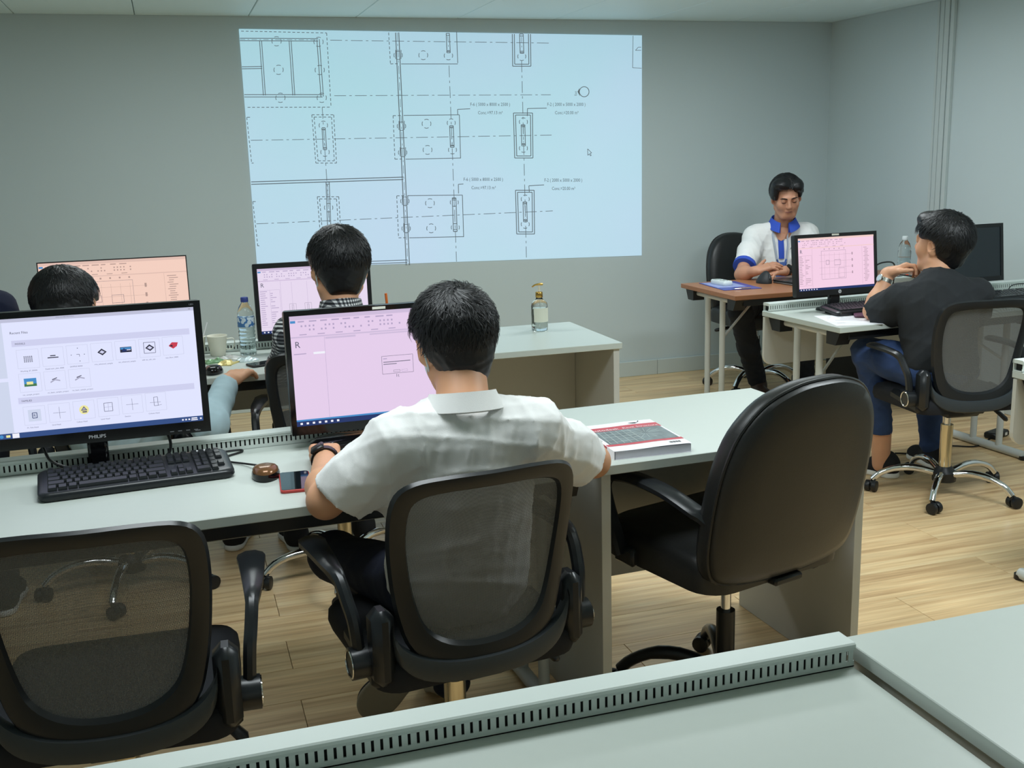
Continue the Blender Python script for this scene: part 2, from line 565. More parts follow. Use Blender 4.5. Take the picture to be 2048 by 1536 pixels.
pj = thing('projected_drawing', 'bright projected floor plan drawing on the grey back wall', 'projection', (1.75, Y1, 1.58))
def pl(x, y, d=0.0):
    p = sheet(x, y, d)
    return (p[0] - 1.75, p[1] - Y1, p[2] - 1.58)
M_PROJ = bpy.data.materials.new('projector_light')
M_PROJ.use_nodes = True
_nt = M_PROJ.node_tree
_b = _nt.nodes['Principled BSDF']
_b.inputs['Base Color'].default_value = (0.25, 0.27, 0.27, 1); _b.inputs['Roughness'].default_value = 0.8
_tc = _nt.nodes.new('ShaderNodeTexCoord')
_n = _nt.nodes.new('ShaderNodeTexNoise'); _n.inputs['Scale'].default_value = 0.8; _n.inputs['Detail'].default_value = 1
_r = _nt.nodes.new('ShaderNodeValToRGB')
_r.color_ramp.elements[0].position = 0.35; _r.color_ramp.elements[0].color = lin((170, 218, 232)) + (1,)
_r.color_ramp.elements[1].position = 0.68; _r.color_ramp.elements[1].color = lin((184, 214, 240)) + (1,)
_nt.links.new(_tc.outputs['Object'], _n.inputs['Vector']); _nt.links.new(_n.outputs['Fac'], _r.inputs['Fac'])
_nt.links.new(_r.outputs['Color'], _b.inputs['Emission Color']); _b.inputs['Emission Strength'].default_value = 0.80  # glowing sheet stands in for the projector's beam on the wall
q = [(19, 44), (2008, 76), (2007, 1162), (110, 1228)]
MB().add([pl(*p) for p in q] + [pl(*p, -0.003) for p in q], [(0, 1, 2, 3), (7, 6, 5, 4), (0, 4, 5, 1), (1, 5, 6, 2), (2, 6, 7, 3), (3, 7, 4, 0)]).build('picture_field', M_PROJ, pj, smooth=0)
M_INK = glow('projected_ink', (112, 126, 132), 0.6)
ink = MB()
def ln(x0, y0, x1, y1, w=3.2):
    a, b = np.array([x0, y0], float), np.array([x1, y1], float)
    d = b - a
    n = np.array([-d[1], d[0]]) / (np.linalg.norm(d) + 1e-9) * w / 2
    ink.add([pl(*(a + n), 0.001), pl(*(b + n), 0.001), pl(*(b - n), 0.001), pl(*(a - n), 0.001)], [(0, 1, 2, 3)])
def pline(pts, w=3.2, close=False):
    for a, b in zip(pts[:-1], pts[1:]):
        ln(*a, *b, w)
    if close:
        ln(*pts[-1], *pts[0], w)
def dash(x0, y0, x1, y1, pat=(14, 9), w=3.2):
    L_ = math.hypot(x1 - x0, y1 - y0)
    t_, i = 0.0, 0
    while t_ < L_:
        e = min(L_, t_ + pat[i % len(pat)])
        if i % 2 == 0:
            ln(x0 + (x1 - x0) * t_ / L_, y0 + (y1 - y0) * t_ / L_, x0 + (x1 - x0) * e / L_, y0 + (y1 - y0) * e / L_, w)
        t_ = e
        i += 1
CEN = (58, 16, 12, 16)
def circ(cx, cy, r, w=3.0):
    for k in range(4):
        a0 = R(90 * k - 28)
        pline([(cx + r * math.cos(a0 + R(56) * j / 4), cy + r * math.sin(a0 + R(56) * j / 4)) for j in range(5)], w)
def col_v(x0, y0, x1, y1, hw=8):
    """vertical wall strip"""
    pline([(x0 - hw, y0), (x1 - hw, y1), (x1 + hw, y1), (x0 + hw, y0)], 3.4, True)
    ln(x0 - hw, y0 + 10, x0 + hw, y0 + 10); ln(x1 - hw, y1 - 10, x1 + hw, y1 - 10)
    dash(x0, y0 + 14, x1, y1 - 14, (30, 14, 8, 14), 2)
def dbl(x0, y0, x1, y1, g=7, w=3.4):
    a = np.array([x1 - x0, y1 - y0], float); n = np.array([-a[1], a[0]]) / np.linalg.norm(a) * g
    ln(x0 + n[0], y0 + n[1], x1 + n[0], y1 + n[1], w); ln(x0 - n[0], y0 - n[1], x1 - n[0], y1 - n[1], w)
# top-left plan block
dash(30, 55, 452, 64); dash(452, 64, 474, 430); dash(62, 431, 474, 430)
dbl(24, 96, 410, 98, 6); dbl(46, 374, 432, 374, 6)
dbl(410, 95, 430, 378, 6); dbl(126, 102, 145, 372, 5); dbl(272, 104, 290, 372, 5); dbl(34, 236, 134, 234, 5)
dash(24, 96, 410, 98, (26, 12, 8, 12), 2)
for c in ((205, 105), (215, 246), (224, 384), (412, 108), (418, 247), (428, 384)):
    circ(c[0], c[1], 23)
# grid lines
dash(470, 100, 1555, 114, CEN, 2.6); dash(490, 374, 1558, 369, CEN, 2.6)
dash(78, 594, 1562, 568, CEN, 2.6); dash(106, 1006, 1568, 942, CEN, 2.6)
dash(430, 430, 470, 1060, CEN, 2.6); dash(1056, 225, 1093, 1192, CEN, 2.6); dash(1414, 200, 1438, 1172, CEN, 2.6)
dash(58, 480, 82, 706); dash(82, 706, 92, 706); dash(60, 480, 74, 480); dash(88, 896, 112, 1114); dash(88, 896, 104, 896); dash(110, 1114, 120, 1114)
# dashed footings on the left
for x, y, sx, sy in ((433, 468, 54, 238), (459, 872, 53, 250)):
    for g in (0, 11):
        dash(x - sx + g, y + g, x + sx - g, y + g); dash(x - sx + 20 + g, y + sy - g, x + sx + 14 - g, y + sy - g)
        dash(x - sx + g, y + g, x - sx + 20 + g, y + sy - g); dash(x + sx - g, y + g, x + sx + 14 - g, y + sy - g)
col_v(437, 532, 444, 640); circ(436, 520, 21); circ(444, 652, 21)
col_v(457, 800, 466, 1060); circ(462, 926, 21)
# long walls
dbl(800, 62, 853, 1210, 8, 4.0); dash(800, 62, 853, 1210, (40, 16, 10, 16), 2)
dbl(80, 805, 830, 781, 6, 4.0); dbl(640, 1198, 850, 1190, 6)
for y in (190, 540, 670, 910, 1045):
    x = 806 + (y - 190) * 0.0462
    ln(x - 13, y - 42, x - 13, y + 2); ln(x + 13, y - 42, x + 13, y + 2); circ(x - 1, y - 16, 21)
# F-6 footings
for (x, y0, y1, xr) in ((758, 62, 217, 1093), (780, 472, 687, 1107), (798, 868, 1075, 1122)):
    dash(x, y0, x + 9, y1); dash(x, y0, x + 42, y0 - 1) if y0 > 100 else None
    dash(x + 9, y1, x + 45, y1 - 1)
    ln(x + 62, y1, xr + 6, y1 - 6 + (6 if y0 < 100 else 0)); ln(xr, y0 - 4, xr + 6, y1 - 4)
    if y0 > 100:
        ln(x + 52, y0 - 1, xr, y0 - 4)
circ(929, 174, 22); circ(945, 512, 22); circ(950, 641, 22); circ(962, 904, 22); circ(968, 1028, 22); circ(1053, 176, 21)
col_v(1050, 66, 1054, 162); col_v(1068, 522, 1072, 628, 9); col_v(1081, 878, 1087, 1044, 9)
for c in ((1067, 508), (1073, 641), (1082, 900), (1087, 1024)):
    circ(c[0], c[1], 20)
# F-2 footings
for x0, y0, x1, y1 in ((1368, 69, 1460, 228), (1374, 459, 1470, 681), (1384, 840, 1478, 1056)):
    for g in (0, 10):
        pline([(x0 + g, y0 + g), (x1 - 2 - g, y0 + g), (x1 - g, y1 - g), (x0 + 6 + g, y1 - g)], 3.6, y0 > 100) if y0 > 100 else pline([(x0 + g, y0), (x0 + 2 + g, y1 - g), (x1 - g, y1 - g), (x1 - 2 - g, y0)], 3.6)
    cx = (x0 + x1) / 2
    col_v(cx - 1, y0 + 58 if y0 > 100 else y0, cx + 2, y1 - 60 if y0 > 100 else y1 - 64, 9)
    for yy in ((y0 + 44, y1 - 48) if y0 > 100 else (y1 - 48,)):
        circ(cx + 1, yy, 20)
# leaders
pline([(1099, 466), (1098, 441), (1160, 438)]); pline([(1442, 474), (1443, 437), (1538, 435)])
pline([(1103, 856), (1102, 811), (1127, 809)]); pline([(1452, 850), (1450, 818), (1525, 814)])
# section marker, cursor, navigation bar
pline([(1723 + 24 * math.cos(R(a)), 354 + 25 * math.sin(R(a))) for a in range(0, 361, 20)], 3.4)
ink.add([pl(1700, 336, .001), pl(1690, 354, .001), pl(1702, 376, .001), pl(1699, 354, .001)], [(0, 1, 2, 3)])
pline([(1740, 636), (1741, 668), (1748, 661), (1754, 671), (1758, 668), (1752, 658), (1760, 656)], 2.6, True)
pline([(1964, 78), (1962, 236), (2006, 238)], 2.4); pline([(1976, 150), (1990, 134), (2004, 134)], 2.4); pline([(1976, 150), (2004, 150)], 2.4)
ink.build('plan_linework', M_INK, pj, smooth=0)['kind'] = 'stuff'
def sheet_text(body, x, y, size, xend):
    tx = MB()
    V, F = text_mesh(body)
    wid = max(v[0] for v in V)
    sc = (xend - x) / wid
    tx.add([pl(x + v[0] * sc, y - v[1] * size + 0.0, 0.0012) for v in V], F)
    tx.build('dimension_lettering', M_INK, pj, smooth=0)['kind'] = 'stuff'
for yy, xx, b1, b2, xe, x2, x2e in ((424, 1160, 'F-6 ( 5000 x 8000 x 2500 )', 'Conc.=97.13 m³', 1357, 1198, 1320), (424, 1540, 'F-2 ( 2000 x 5000 x 2000 )', 'Conc.=20.00 m³', 1729, 1578, 1694),
                                     (794, 1127, 'F-6 ( 5000 x 8000 x 2500 )', 'Conc.=97.13 m³', 1322, 1166, 1286), (798, 1526, 'F-2 ( 2000 x 5000 x 2000 )', 'Conc.=20.00 m³', 1713, 1563, 1678)):
    sheet_text(b1, xx, yy, 23, xe)
    sheet_text(b2, x2, yy + 41, 23, x2e)
V_, F_ = text_mesh('East')
tx = MB()
tx.add([pl(1686 - v[1] * 16, 374 - v[0] * 14, 0.0012) for v in V_], F_)
tx.build('dimension_lettering', M_INK, pj, smooth=0)['kind'] = 'stuff'

# ================================================================== desks
def panel_desk(label, x0, y0, w, d, h=0.75, rz=0.0):
    """white board desk, origin at its front-left floor corner"""
    t = thing('panel_desk', label, 'desk', (x0, y0, 0), rz, 'white board desks')
    MB().box((w / 2, d / 2, h - 0.0125), (w, d, 0.025), ch=0.0015).build('desktop', M_WHITE, t, smooth=0)
    for x in (0.022, w - 0.022):
        MB().box((x, d / 2 + 0.002, (h - 0.025) / 2), (0.026, d - 0.02, h - 0.026), ch=0.001).build('side_panel', M_PANEL, t, smooth=0)
    MB().box((w / 2, d - 0.15, 0.25 + (h - 0.276) / 2), (w - 0.072, 0.018, h - 0.277), ch=0.001).build('modesty_panel', M_PANEL, t, smooth=0)
    for x in (0.10, w - 0.10):
        MB().lathe([(0.004, 0), (0.004, 0.002)], (x, d - 0.1595, h - 0.06), 10, rotx(R(90))).build('cam_bolt', M_DARKG, t)
    return t

def folding_table(label, x0, y0, w, d, h=0.75, rz=0.0, top=None, modesty=True, ends=(True, True)):
    """folding training table, origin at its front-left floor corner (front is -y)"""
    t = thing('folding_table', label, 'table', (x0, y0, 0), rz, 'folding training tables')
    MB().box((w / 2, d / 2, h - 0.0125), (w, d, 0.025), ch=0.002).build('tabletop', top or M_WHITE, t, smooth=0)
    for yb in (0.045, d - 0.045):
        MB().box((w / 2, yb, h - 0.045), (w - 0.14, 0.03, 0.038), ch=0.002).build('beam', M_BLACK, t, smooth=0)
    for e, s in ((0, 1), (1, -1)):
        if not ends[e]:
            continue
        x = 0.055 if e == 0 else w - 0.055
        for yb, sy in ((0.075, 1), (d - 0.075, -1)):
            prof = [(-0.05 * sy, 0), (0.045 * sy, 0), (0.045 * sy, -0.062), (-0.02 * sy, -0.062)]
            MB().prism(prof, -0.035, 0.035, lambda a, b, c, x=x, yb=yb: (x + c, yb + a, h - 0.0255 + b)).build('corner_bracket', M_BLACK, t, smooth=0)
        MB().cyl((x, 0.10, h - 0.047), (x, d - 0.10, h - 0.047), 0.0145).build('top_tube', M_STEELP, t)
        for yb in (d / 2 - 0.085, d / 2 + 0.085):
            MB().cyl((x, yb, 0.035), (x, yb, h - 0.05), 0.016).build('leg', M_STEELP, t)
        MB().tube([(x, 0.05, 0.022), (x, d - 0.05, 0.022)], 0.021, 10).build('foot', M_STEELP, t)
        for yb in (0.05, d - 0.05):
            MB().lathe([(0.02, 0.0), (0.022, 0.004), (0.022, 0.02)], (x, yb, 0), 12).build('glide', M_BLACK, t)
        MB().tube([(x, d / 2 - 0.07, h - 0.28), (x + s * 0.30, d / 2 + 0.05, h - 0.06)], 0.007, 8).build('brace', M_STEELP, t)
    if modesty:
        out = [(0.0, 0.0), (0.0, -0.19)] + [(0.045 - 0.045 * math.cos(R(a)), -0.19 - 0.045 * math.sin(R(a))) for a in (20, 45, 70, 90)]
        out = out + [(w - a, b) for a, b in out[::-1]]
        MB().prism(out, -0.008, 0.008, lambda a, b, c: (a, d - 0.016 + c, h - 0.028 + b)).build('modesty_panel', M_PANEL, t, smooth=0)
    return t

def cable_duct(label, x0, y0, z0, w, rz=0.0, hgt=0.04, dep=0.042, pitch=0.0125, slit=0.0042):
    """slotted wiring trunking with a snap-on lid; front is -y, origin at front-left bottom"""
    t = thing('cable_duct', label, 'cable duct', (x0, y0, z0), rz, 'slotted cable ducts')
    b = MB()
    b.box((w / 2, dep / 2, 0.001), (w, dep, 0.002))
    b.box((w / 2, dep - 0.001, hgt / 2), (w, 0.002, hgt - 0.002))
    b.box((w / 2, 0.001, 0.005), (w, 0.002, 0.010))
    n = int(w / pitch)
    for i in range(n):
        b.box((w * (i + 0.5) / n, 0.001, 0.019), (w / n - slit, 0.002, 0.018))
    b.build('slotted_trough', M_DUCT, t, smooth=0)
    MB().box((w / 2, dep / 2, 0.014), (w - 0.02, dep - 0.010, 0.022)).build('slot_shade', M_DARK, t, smooth=0)  # black block paints the shade seen through the slots
    l = MB()
    prof = [(0.0, hgt - 0.013), (-0.0025, hgt - 0.011), (-0.0012, hgt - 0.008), (-0.003, hgt - 0.007), (-0.003, hgt - 0.002), (0.0, hgt), (dep, hgt), (dep + 0.0025, hgt - 0.003), (dep + 0.0025, hgt - 0.013)]
    l.prism(prof, 0, w, lambda a, b_, c: (c, a, b_))
    l.build('lid', M_DUCT, t, smooth=0)
    return t

MR = R(2.3)
panel_desk('white board desk with the red and white book on it', 0.968, 2.388, 0.82, 0.61, rz=MR)
panel_desk('white board desk carrying the pump bottle, in front of the projection', 0.905, 4.0, 0.82, 0.62, rz=R(-0.3))
panel_desk('bare white board desk in the lower right corner, beside the duct end', 0.968, 0.75, 0.85, 0.61, rz=R(0.3))
folding_table('white folding table with the black keyboard and the two near monitors', -0.85, 2.318, 1.80, 0.62, rz=MR)
folding_table('white folding table of the rear row with cups and water bottle', -0.92, 3.985, 1.80, 0.62, rz=R(-0.3))
folding_table('white folding table at the bottom edge, behind its long slotted duct', -0.88, 0.74, 1.83, 0.61, h=0.728, rz=R(0.0))
folding_table('folding table with a cherry wood top for the instructor', 2.82, 5.03, 1.5, 0.64, top=M_ORANGEWOOD, modesty=False)
folding_table('white folding table of the black shirt person, with phone and papers', 2.705, 3.915, 1.2, 0.59, rz=R(3.2), ends=(True, True))
folding_table('white folding table cut off by the right picture edge', 2.70, 2.30, 1.5, 0.61)
folding_table('white folding table in the far right corner under the dark monitor', 3.915, 4.03, 0.50, 0.60, rz=R(1.5), ends=(False, False), modesty=False)
cable_duct('long white slotted cable duct along the bottom desk edge', -0.87, 1.306, 0.728, 1.82)
cable_duct('white slotted duct behind the black keyboard and near monitors', -0.87, 2.876, 0.75, 1.80, rz=MR)
cable_duct('white slotted duct behind the rear row cups and bottle', -0.92, 4.52, 0.75, 1.78, rz=R(-0.3))
cable_duct('white slotted duct end under the pink screen on the right', 2.68, 4.46, 0.75, 1.0, rz=R(3.2))
cable_duct('white slotted duct end at the right picture edge', 2.70, 2.865, 0.75, 1.4)
cable_duct('short white slotted duct below the dark monitor', 3.93, 4.575, 0.75, 0.45, rz=R(1.5))

# ================================================================== office chairs
def oct_prof(w, h, c=0.35):
    a, b = w / 2, h / 2
    ca, cb = a * c * 2 if a < b else b * c * 2, None
    k = min(a, b) * 0.6
    return [(a, -b + k), (a, b - k), (a - k, b), (-a + k, b), (-a, b - k), (-a, -b + k), (-a + k, -b), (a - k, -b)]

def frame_ring(outer, inner, yf, th, n=64):
    """closed band between two outlines (x,z), bent by yf(x,z)"""
    A = cspline(outer, n)
    B = cspline(inner, n)
    def row(t, d):
        out = []
        for a, b in zip(A, B):
            x, z = a * (1 - t) + b * t
            out.append((x, yf(x, z) + d, z))
        return out
    rings = [row(0, 0), row(0.12, -th * 0.8), row(0.5, -th), row(0.88, -th * 0.8), row(1, 0), row(0.8, th * 0.6), row(0.2, th * 0.6), row(0, 0)]
    V = [p for r in rings[:-1] for p in r]
    m = len(rings) - 1
    F = [(i * n + k, i * n + (k + 1) % n, ((i + 1) % m) * n + (k + 1) % n, ((i + 1) % m) * n + k) for i in range(m) for k in range(n)]
    return MB().add(V, F)

def mirror(half):
    """half outline listed from top centre (x=0) to bottom centre (x=0), x>=0 -> closed"""
    return half + [(-x, z) for x, z in half[-2:0:-1]]

def star_base(t, mleg, mhub, rad=0.30, spin=0.0, tube_r=0.0135, arch=0.03):
    MB().lathe([(0.03, 0.055), (0.05, 0.06), (0.052, 0.10), (0.034, 0.118), (0.03, 0.125)], n=20).build('hub', mhub, t)
    first = None
    for k in range(5):
        a = spin + 2 * math.pi * k / 5
        c, s_ = math.cos(a), math.sin(a)
        path = spline([(0.035, 0.092), (0.12, 0.104 + arch * 0.3), (0.20, 0.10 + arch * 0.3), (0.265, 0.085), (rad, 0.052)], 12)
        lg = MB().tube([(r * c, r * s_, z) for r, z in path], [tube_r * 1.15] * 6 + [tube_r] * 6, 10).build('base_leg', mleg, t)
        ca = MB()
        cr = np.array([c, s_, 0]); sd = np.array([-s_, c, 0])
        P = np.array([rad * c, rad * s_, 0.0])
        off = norm(cr * 0.5 + sd) * 0.012
        W = P + off
        ax = norm(np.cross(off, (0, 0, 1)))
        for sg in (-1, 1):
            ca.tube([W + ax * sg * 0.004 + (0, 0, 0.0255), W + ax * sg * 0.010 + (0, 0, 0.0255), W + ax * sg * 0.024 + (0, 0, 0.0255), W + ax * sg * 0.0255 + (0, 0, 0.0255)], [0.0215, 0.0255, 0.0245, 0.019], 16)
        ca.box(W + np.array([0, 0, 0.037]) - off * 0.3, (0.024, 0.024, 0.022), rotz(a), ch=0.005)
        ca.cyl(P + (0, 0, 0.036), P + (0, 0, 0.062), 0.0075)
        ca.build('caster', M_BLACK, t)

def gas_lift(t, zt, m, sleeve=None):
    zs = zt - (0.06 if sleeve is None else 0.13)
    MB().cyl((0, 0, 0.10), (0, 0, zs), 0.026, n=20).build('gas_lift', m if sleeve is None else sleeve, t)
    MB().cyl((0, 0, zs - 0.005), (0, 0, zt), 0.014, n=16).build('piston', M_CHROME, t)

def mesh_chair(label, loc, rz, spin=0.2, arms=(True, True), group='black net-back office chairs', dz=0.0):
    t = thing('office_chair', label, 'chair', loc, rz, group)
    star_base(t, M_CHROME, M_BLACK, spin=spin)
    gas_lift(t, 0.375 + dz, M_BRASSY)
    m = MB().box((0, 0.0, 0.39 + dz), (0.16, 0.24, 0.035), ch=0.01)
    m.build('tilt_mechanism', M_BLACK, t)
    lv = MB().tube(spline([(0.06, 0.02, 0.385 + dz), (0.16, -0.02, 0.383 + dz), (0.205, -0.04, 0.37 + dz)], 8), 0.006, 8)
    lv.build('lever', M_BLACK, t)
    MB().tube([(0.195, -0.036, 0.374 + dz), (0.215, -0.045, 0.36 + dz), (0.24, -0.056, 0.335 + dz), (0.246, -0.06, 0.328 + dz)], [0.009, 0.016, 0.018, 0.008], 10, flat=0.6).build('paddle', M_BLACK, t)
    # seat cushion
    rings = []
    for k, z in ((0.86, 0.405), (0.97, 0.412), (1.0, 0.435), (0.99, 0.462), (0.94, 0.478), (0.8, 0.486), (0.4, 0.482)):
        o = rrect(0.485 * k, 0.46 * k, 0.06 * k, 5)
        rings.append([(x, y + 0.03, z + dz - 0.03 * max(0, (y - 0.10)) / 0.13 * 0.5) for x, y in o])
    MB().loft(rings).build('seat', M_FABRICB, t)
    # back
    outer = mirror([(0, 0.897), (0.10, 0.896), (0.17, 0.886), (0.204, 0.853), (0.212, 0.78), (0.206, 0.68), (0.192, 0.58), (0.165, 0.50), (0.10, 0.447), (0, 0.432)])
    inner = mirror([(0, 0.858), (0.09, 0.857), (0.143, 0.848), (0.166, 0.822), (0.171, 0.76), (0.164, 0.68), (0.149, 0.60), (0.126, 0.545), (0.075, 0.512), (0, 0.502)])
    yf = lambda x, z: -0.205 - 0.17 * (z - 0.45) + 0.03 * math.sin((z - 0.45) * 6.5) + 0.75 * x * x
    outer = [(x, z + dz) for x, z in outer]; inner = [(x, z + dz) for x, z in inner]
    yg = lambda x, z: yf(x, z - dz)
    frame_ring(outer, inner, yg, 0.014).build('back_frame', M_SATIN, t)
    B = cspline(inner, 64)
    ctr = np.array([0, 0.70 + dz])
    V = [(0, yg(0, ctr[1]) + 0.006, ctr[1])]
    F = []
    for j in range(1, 7):
        for b in B:
            p = ctr + (b - ctr) * (j / 6 * 1.03)
            V.append((p[0], yg(*p) + 0.006 * (1 - j / 6), p[1]))
    for k in range(64):
        F.append((0, 1 + k, 1 + (k + 1) % 64))
        for j in range(5):
            F.append((1 + j * 64 + k, 1 + (j + 1) * 64 + k, 1 + (j + 1) * 64 + (k + 1) % 64, 1 + j * 64 + (k + 1) % 64))
    MB().add(V, F).build('back_netting', M_NET, t)
    # crescent shell under the netting
    rings = []
    for j in range(33):
        a = -1 + 2 * j / 32
        x = 0.205 * math.sin(a * math.pi / 2 * 0.98)
        zl = 0.418 + 0.115 * abs(a) ** 3 + dz
        zu = 0.470 + 0.10 * abs(a) ** 2.4 + dz
        y = yf(x, 0.45) - 0.010
        rings.append([(x, y, zl), (x, y - 0.012, zl + 0.006), (x, y - 0.016, (zl + zu) / 2), (x, y - 0.010, zu - 0.004), (x, y, zu), (x, y + 0.014, zu), (x, y + 0.014, zl)])
    MB().loft(rings).build('lumbar_shell', M_DARKG, t)
    MB().box((0, -0.10, 0.415 + dz), (0.09, 0.20, 0.02), ch=0.006).build('back_bracket', M_BLACK, t)
    for s, on in ((-1, arms[0]), (1, arms[1])):
        hb = MB().box((s * 0.222, -0.165, 0.515 + dz), (0.05, 0.07, 0.17), ch=0.018)
        hb.build('hinge_block', M_SATIN, t)
        MB().box((s * 0.225, -0.05, 0.445 + dz), (0.04, 0.24, 0.05), rotx(R(6)), ch=0.016).build('side_rail', M_BLACK, t)
        if on:
            path = spline([(s * 0.262, -0.135, 0.475 + dz), (s * 0.268, -0.128, 0.56 + dz), (s * 0.274, -0.108, 0.60 + dz), (s * 0.280, -0.07, 0.642 + dz), (s * 0.284, 0.0, 0.655 + dz), (s * 0.284, 0.12, 0.656 + dz), (s * 0.283, 0.16, 0.655 + dz)], 26)
            sc = [(1 + 0.1 * math.sin(i)) * 0 + (1.0 if i < 12 else 1.0 + (i - 12) * 0.14 if i < 22 else 2.4 - (i - 22) * 0.10) for i in range(26)]
            arm = MB().sweep(path, oct_prof(0.030, 0.026), up=(1, 0, 0), scale=[(1.0 if k < 1.3 else 0.8, k) for k in sc]).build('armrest', M_SATIN, t)
            MB().cyl((s * 0.238, -0.135, 0.475 + dz), (s * 0.284, -0.135, 0.475 + dz), 0.035, n=24).build('pivot', M_SATIN, t)
            MB().tube([(s * 0.285, -0.135 + 0.030 * math.cos(R(a)), 0.475 + dz + 0.030 * math.sin(R(a))) for a in range(0, 361, 15)], 0.0022, 6).build('pivot_ring', M_CHROME, t)
    return t

def leather_chair(label, loc, rz, mbase, spin=0.2, group='black leather office chairs', dz=0.0, wide=1.0, sleeve=None):
    t = thing('office_chair', label, 'chair', loc, rz, group)
    star_base(t, mbase, M_BLACK, spin=spin, tube_r=0.017, arch=0.05)
    gas_lift(t, 0.40 + dz, M_CHROME, sleeve)
    MB().box((0, 0.0, 0.405 + dz), (0.18, 0.24, 0.03), ch=0.01).build('tilt_mechanism', M_BLACK, t)
    MB().tube([(0.05, -0.02, 0.405 + dz), (0.16, -0.07, 0.392 + dz)], 0.006, 8).build('lever', M_BLACK, t)
    MB().tube([(0.15, -0.065, 0.394 + dz), (0.17, -0.075, 0.390 + dz), (0.235, -0.10, 0.378 + dz), (0.245, -0.104, 0.376 + dz)], [0.007, 0.011, 0.011, 0.006], 10).build('paddle', M_BLACK, t)
    rings = []
    for k, z in ((0.9, 0.42), (0.99, 0.43), (1.0, 0.46), (1.0, 0.49), (0.97, 0.512), (0.88, 0.526), (0.5, 0.53)):
        o = rrect(0.50 * k, 0.47 * k, 0.08 * k, 5)
        rings.append([(x, y + 0.03, z + dz) for x, y in o])
    MB().loft(rings).build('seat', M_LEATHER, t)
    half = [(0, 0.975), (0.07, 0.968), (0.14, 0.935), (0.19, 0.87), (0.213, 0.79), (0.222, 0.70), (0.222, 0.60), (0.214, 0.52), (0.190, 0.468), (0.12, 0.448), (0, 0.442)]
    out = cspline(mirror([(x * wide, z + dz) for x, z in half]), 72)
    ctr = np.array([0, 0.70 + dz])
    yf = lambda x, z: -0.20 - 0.20 * (z - 0.45 - dz) + 0.35 * x * x
    rings = []
    for k, d in ((0.2, -0.040), (0.6, -0.038), (0.86, -0.034), (0.955, -0.026), (0.985, -0.014), (0.985, -0.011), (1.0, 0.0), (1.005, 0.02), (0.985, 0.036), (0.93, 0.05), (0.75, 0.062), (0.3, 0.066)):
        rings.append([((p := ctr + (o - ctr) * k)[0], yf(p[0], p[1]) + d, p[1]) for o in out])
    MB().loft(rings).build('backrest', M_LEATHER, t)
    MB().tube([(o[0] * 0.992, yf(*o) - 0.010, ctr[1] + (o[1] - ctr[1]) * 0.992) for o in np.vstack([out, out[:1]])], 0.0045, 6, cap=False).build('piping', M_LEATHER, t)
    MB().box((0, -0.16, 0.435 + dz), (0.10, 0.14, 0.02), ch=0.006).build('back_bracket', M_BLACK, t)
    for s in (-1, 1):
        path = spline([(s * 0.243, -0.205, 0.625 + dz), (s * 0.262, -0.16, 0.652 + dz), (s * 0.275, -0.06, 0.682 + dz), (s * 0.278, 0.06, 0.688 + dz), (s * 0.278, 0.15, 0.672 + dz), (s * 0.276, 0.185, 0.635 + dz), (s * 0.273, 0.17, 0.57 + dz), (s * 0.268, 0.145, 0.51 + dz), (s * 0.262, 0.13, 0.455 + dz)], 34)
        sc = [(1.0, 1.0) if i < 4 else (1.0, 1.25) if i < 18 else (1.0, 1.0) for i in range(34)]
        MB().sweep(path, oct_prof(0.026, 0.042), up=(1, 0, 0), scale=sc).build('armrest', M_SATIN, t)
        MB().cyl((s * 0.21, -0.20, 0.625 + dz), (s * 0.258, -0.20, 0.625 + dz), 0.02).build('arm_mount', M_SATIN, t)
        MB().box((s * 0.252, 0.12, 0.452 + dz), (0.03, 0.08, 0.05), ch=0.008).build('arm_mount', M_SATIN, t)
    return t

mesh_chair('empty net-back office chair at the lower left', (-0.185, 2.20, 0), R(-3), spin=0.3)
mesh_chair('net-back office chair under the person in the white polo', (0.545, 2.27, 0), R(7), spin=0.9)
mesh_chair('net-back office chair under the person in the black shirt', (3.155, 3.755, 0), R(-8), spin=0.25)
mesh_chair('net-back office chair under the person in the checked shirt', (0.515, 3.78, 0), R(-14), spin=0.93)
mesh_chair('net-back office chair seen through the netting at lower left', (-0.245, 3.98, 0), R(0), spin=0.75)
leather_chair('empty black leather office chair in front of the book', (1.372, 2.47, 0), R(15), M_SATIN, spin=1.0, sleeve=M_BLACK, wide=1.2)
leather_chair('black leather office chair of the instructor by the wall', (3.52, 6.0, 0), R(180 + 4), M_CHROME, spin=0.55)

# ================================================================== screens
class Screen:
    """panel frame: u right, v up from the panel centre, d towards the viewer"""
    def __init__(s, zc, tilt, yoff=0.0):
        s.zc, s.tl, s.yo = zc, tilt, yoff
    def p(s, u, v, d=0.0):
        c, n = math.cos(s.tl), math.sin(s.tl)
        return (u, s.yo + v * n - d * c, s.zc + v * c + d * n)

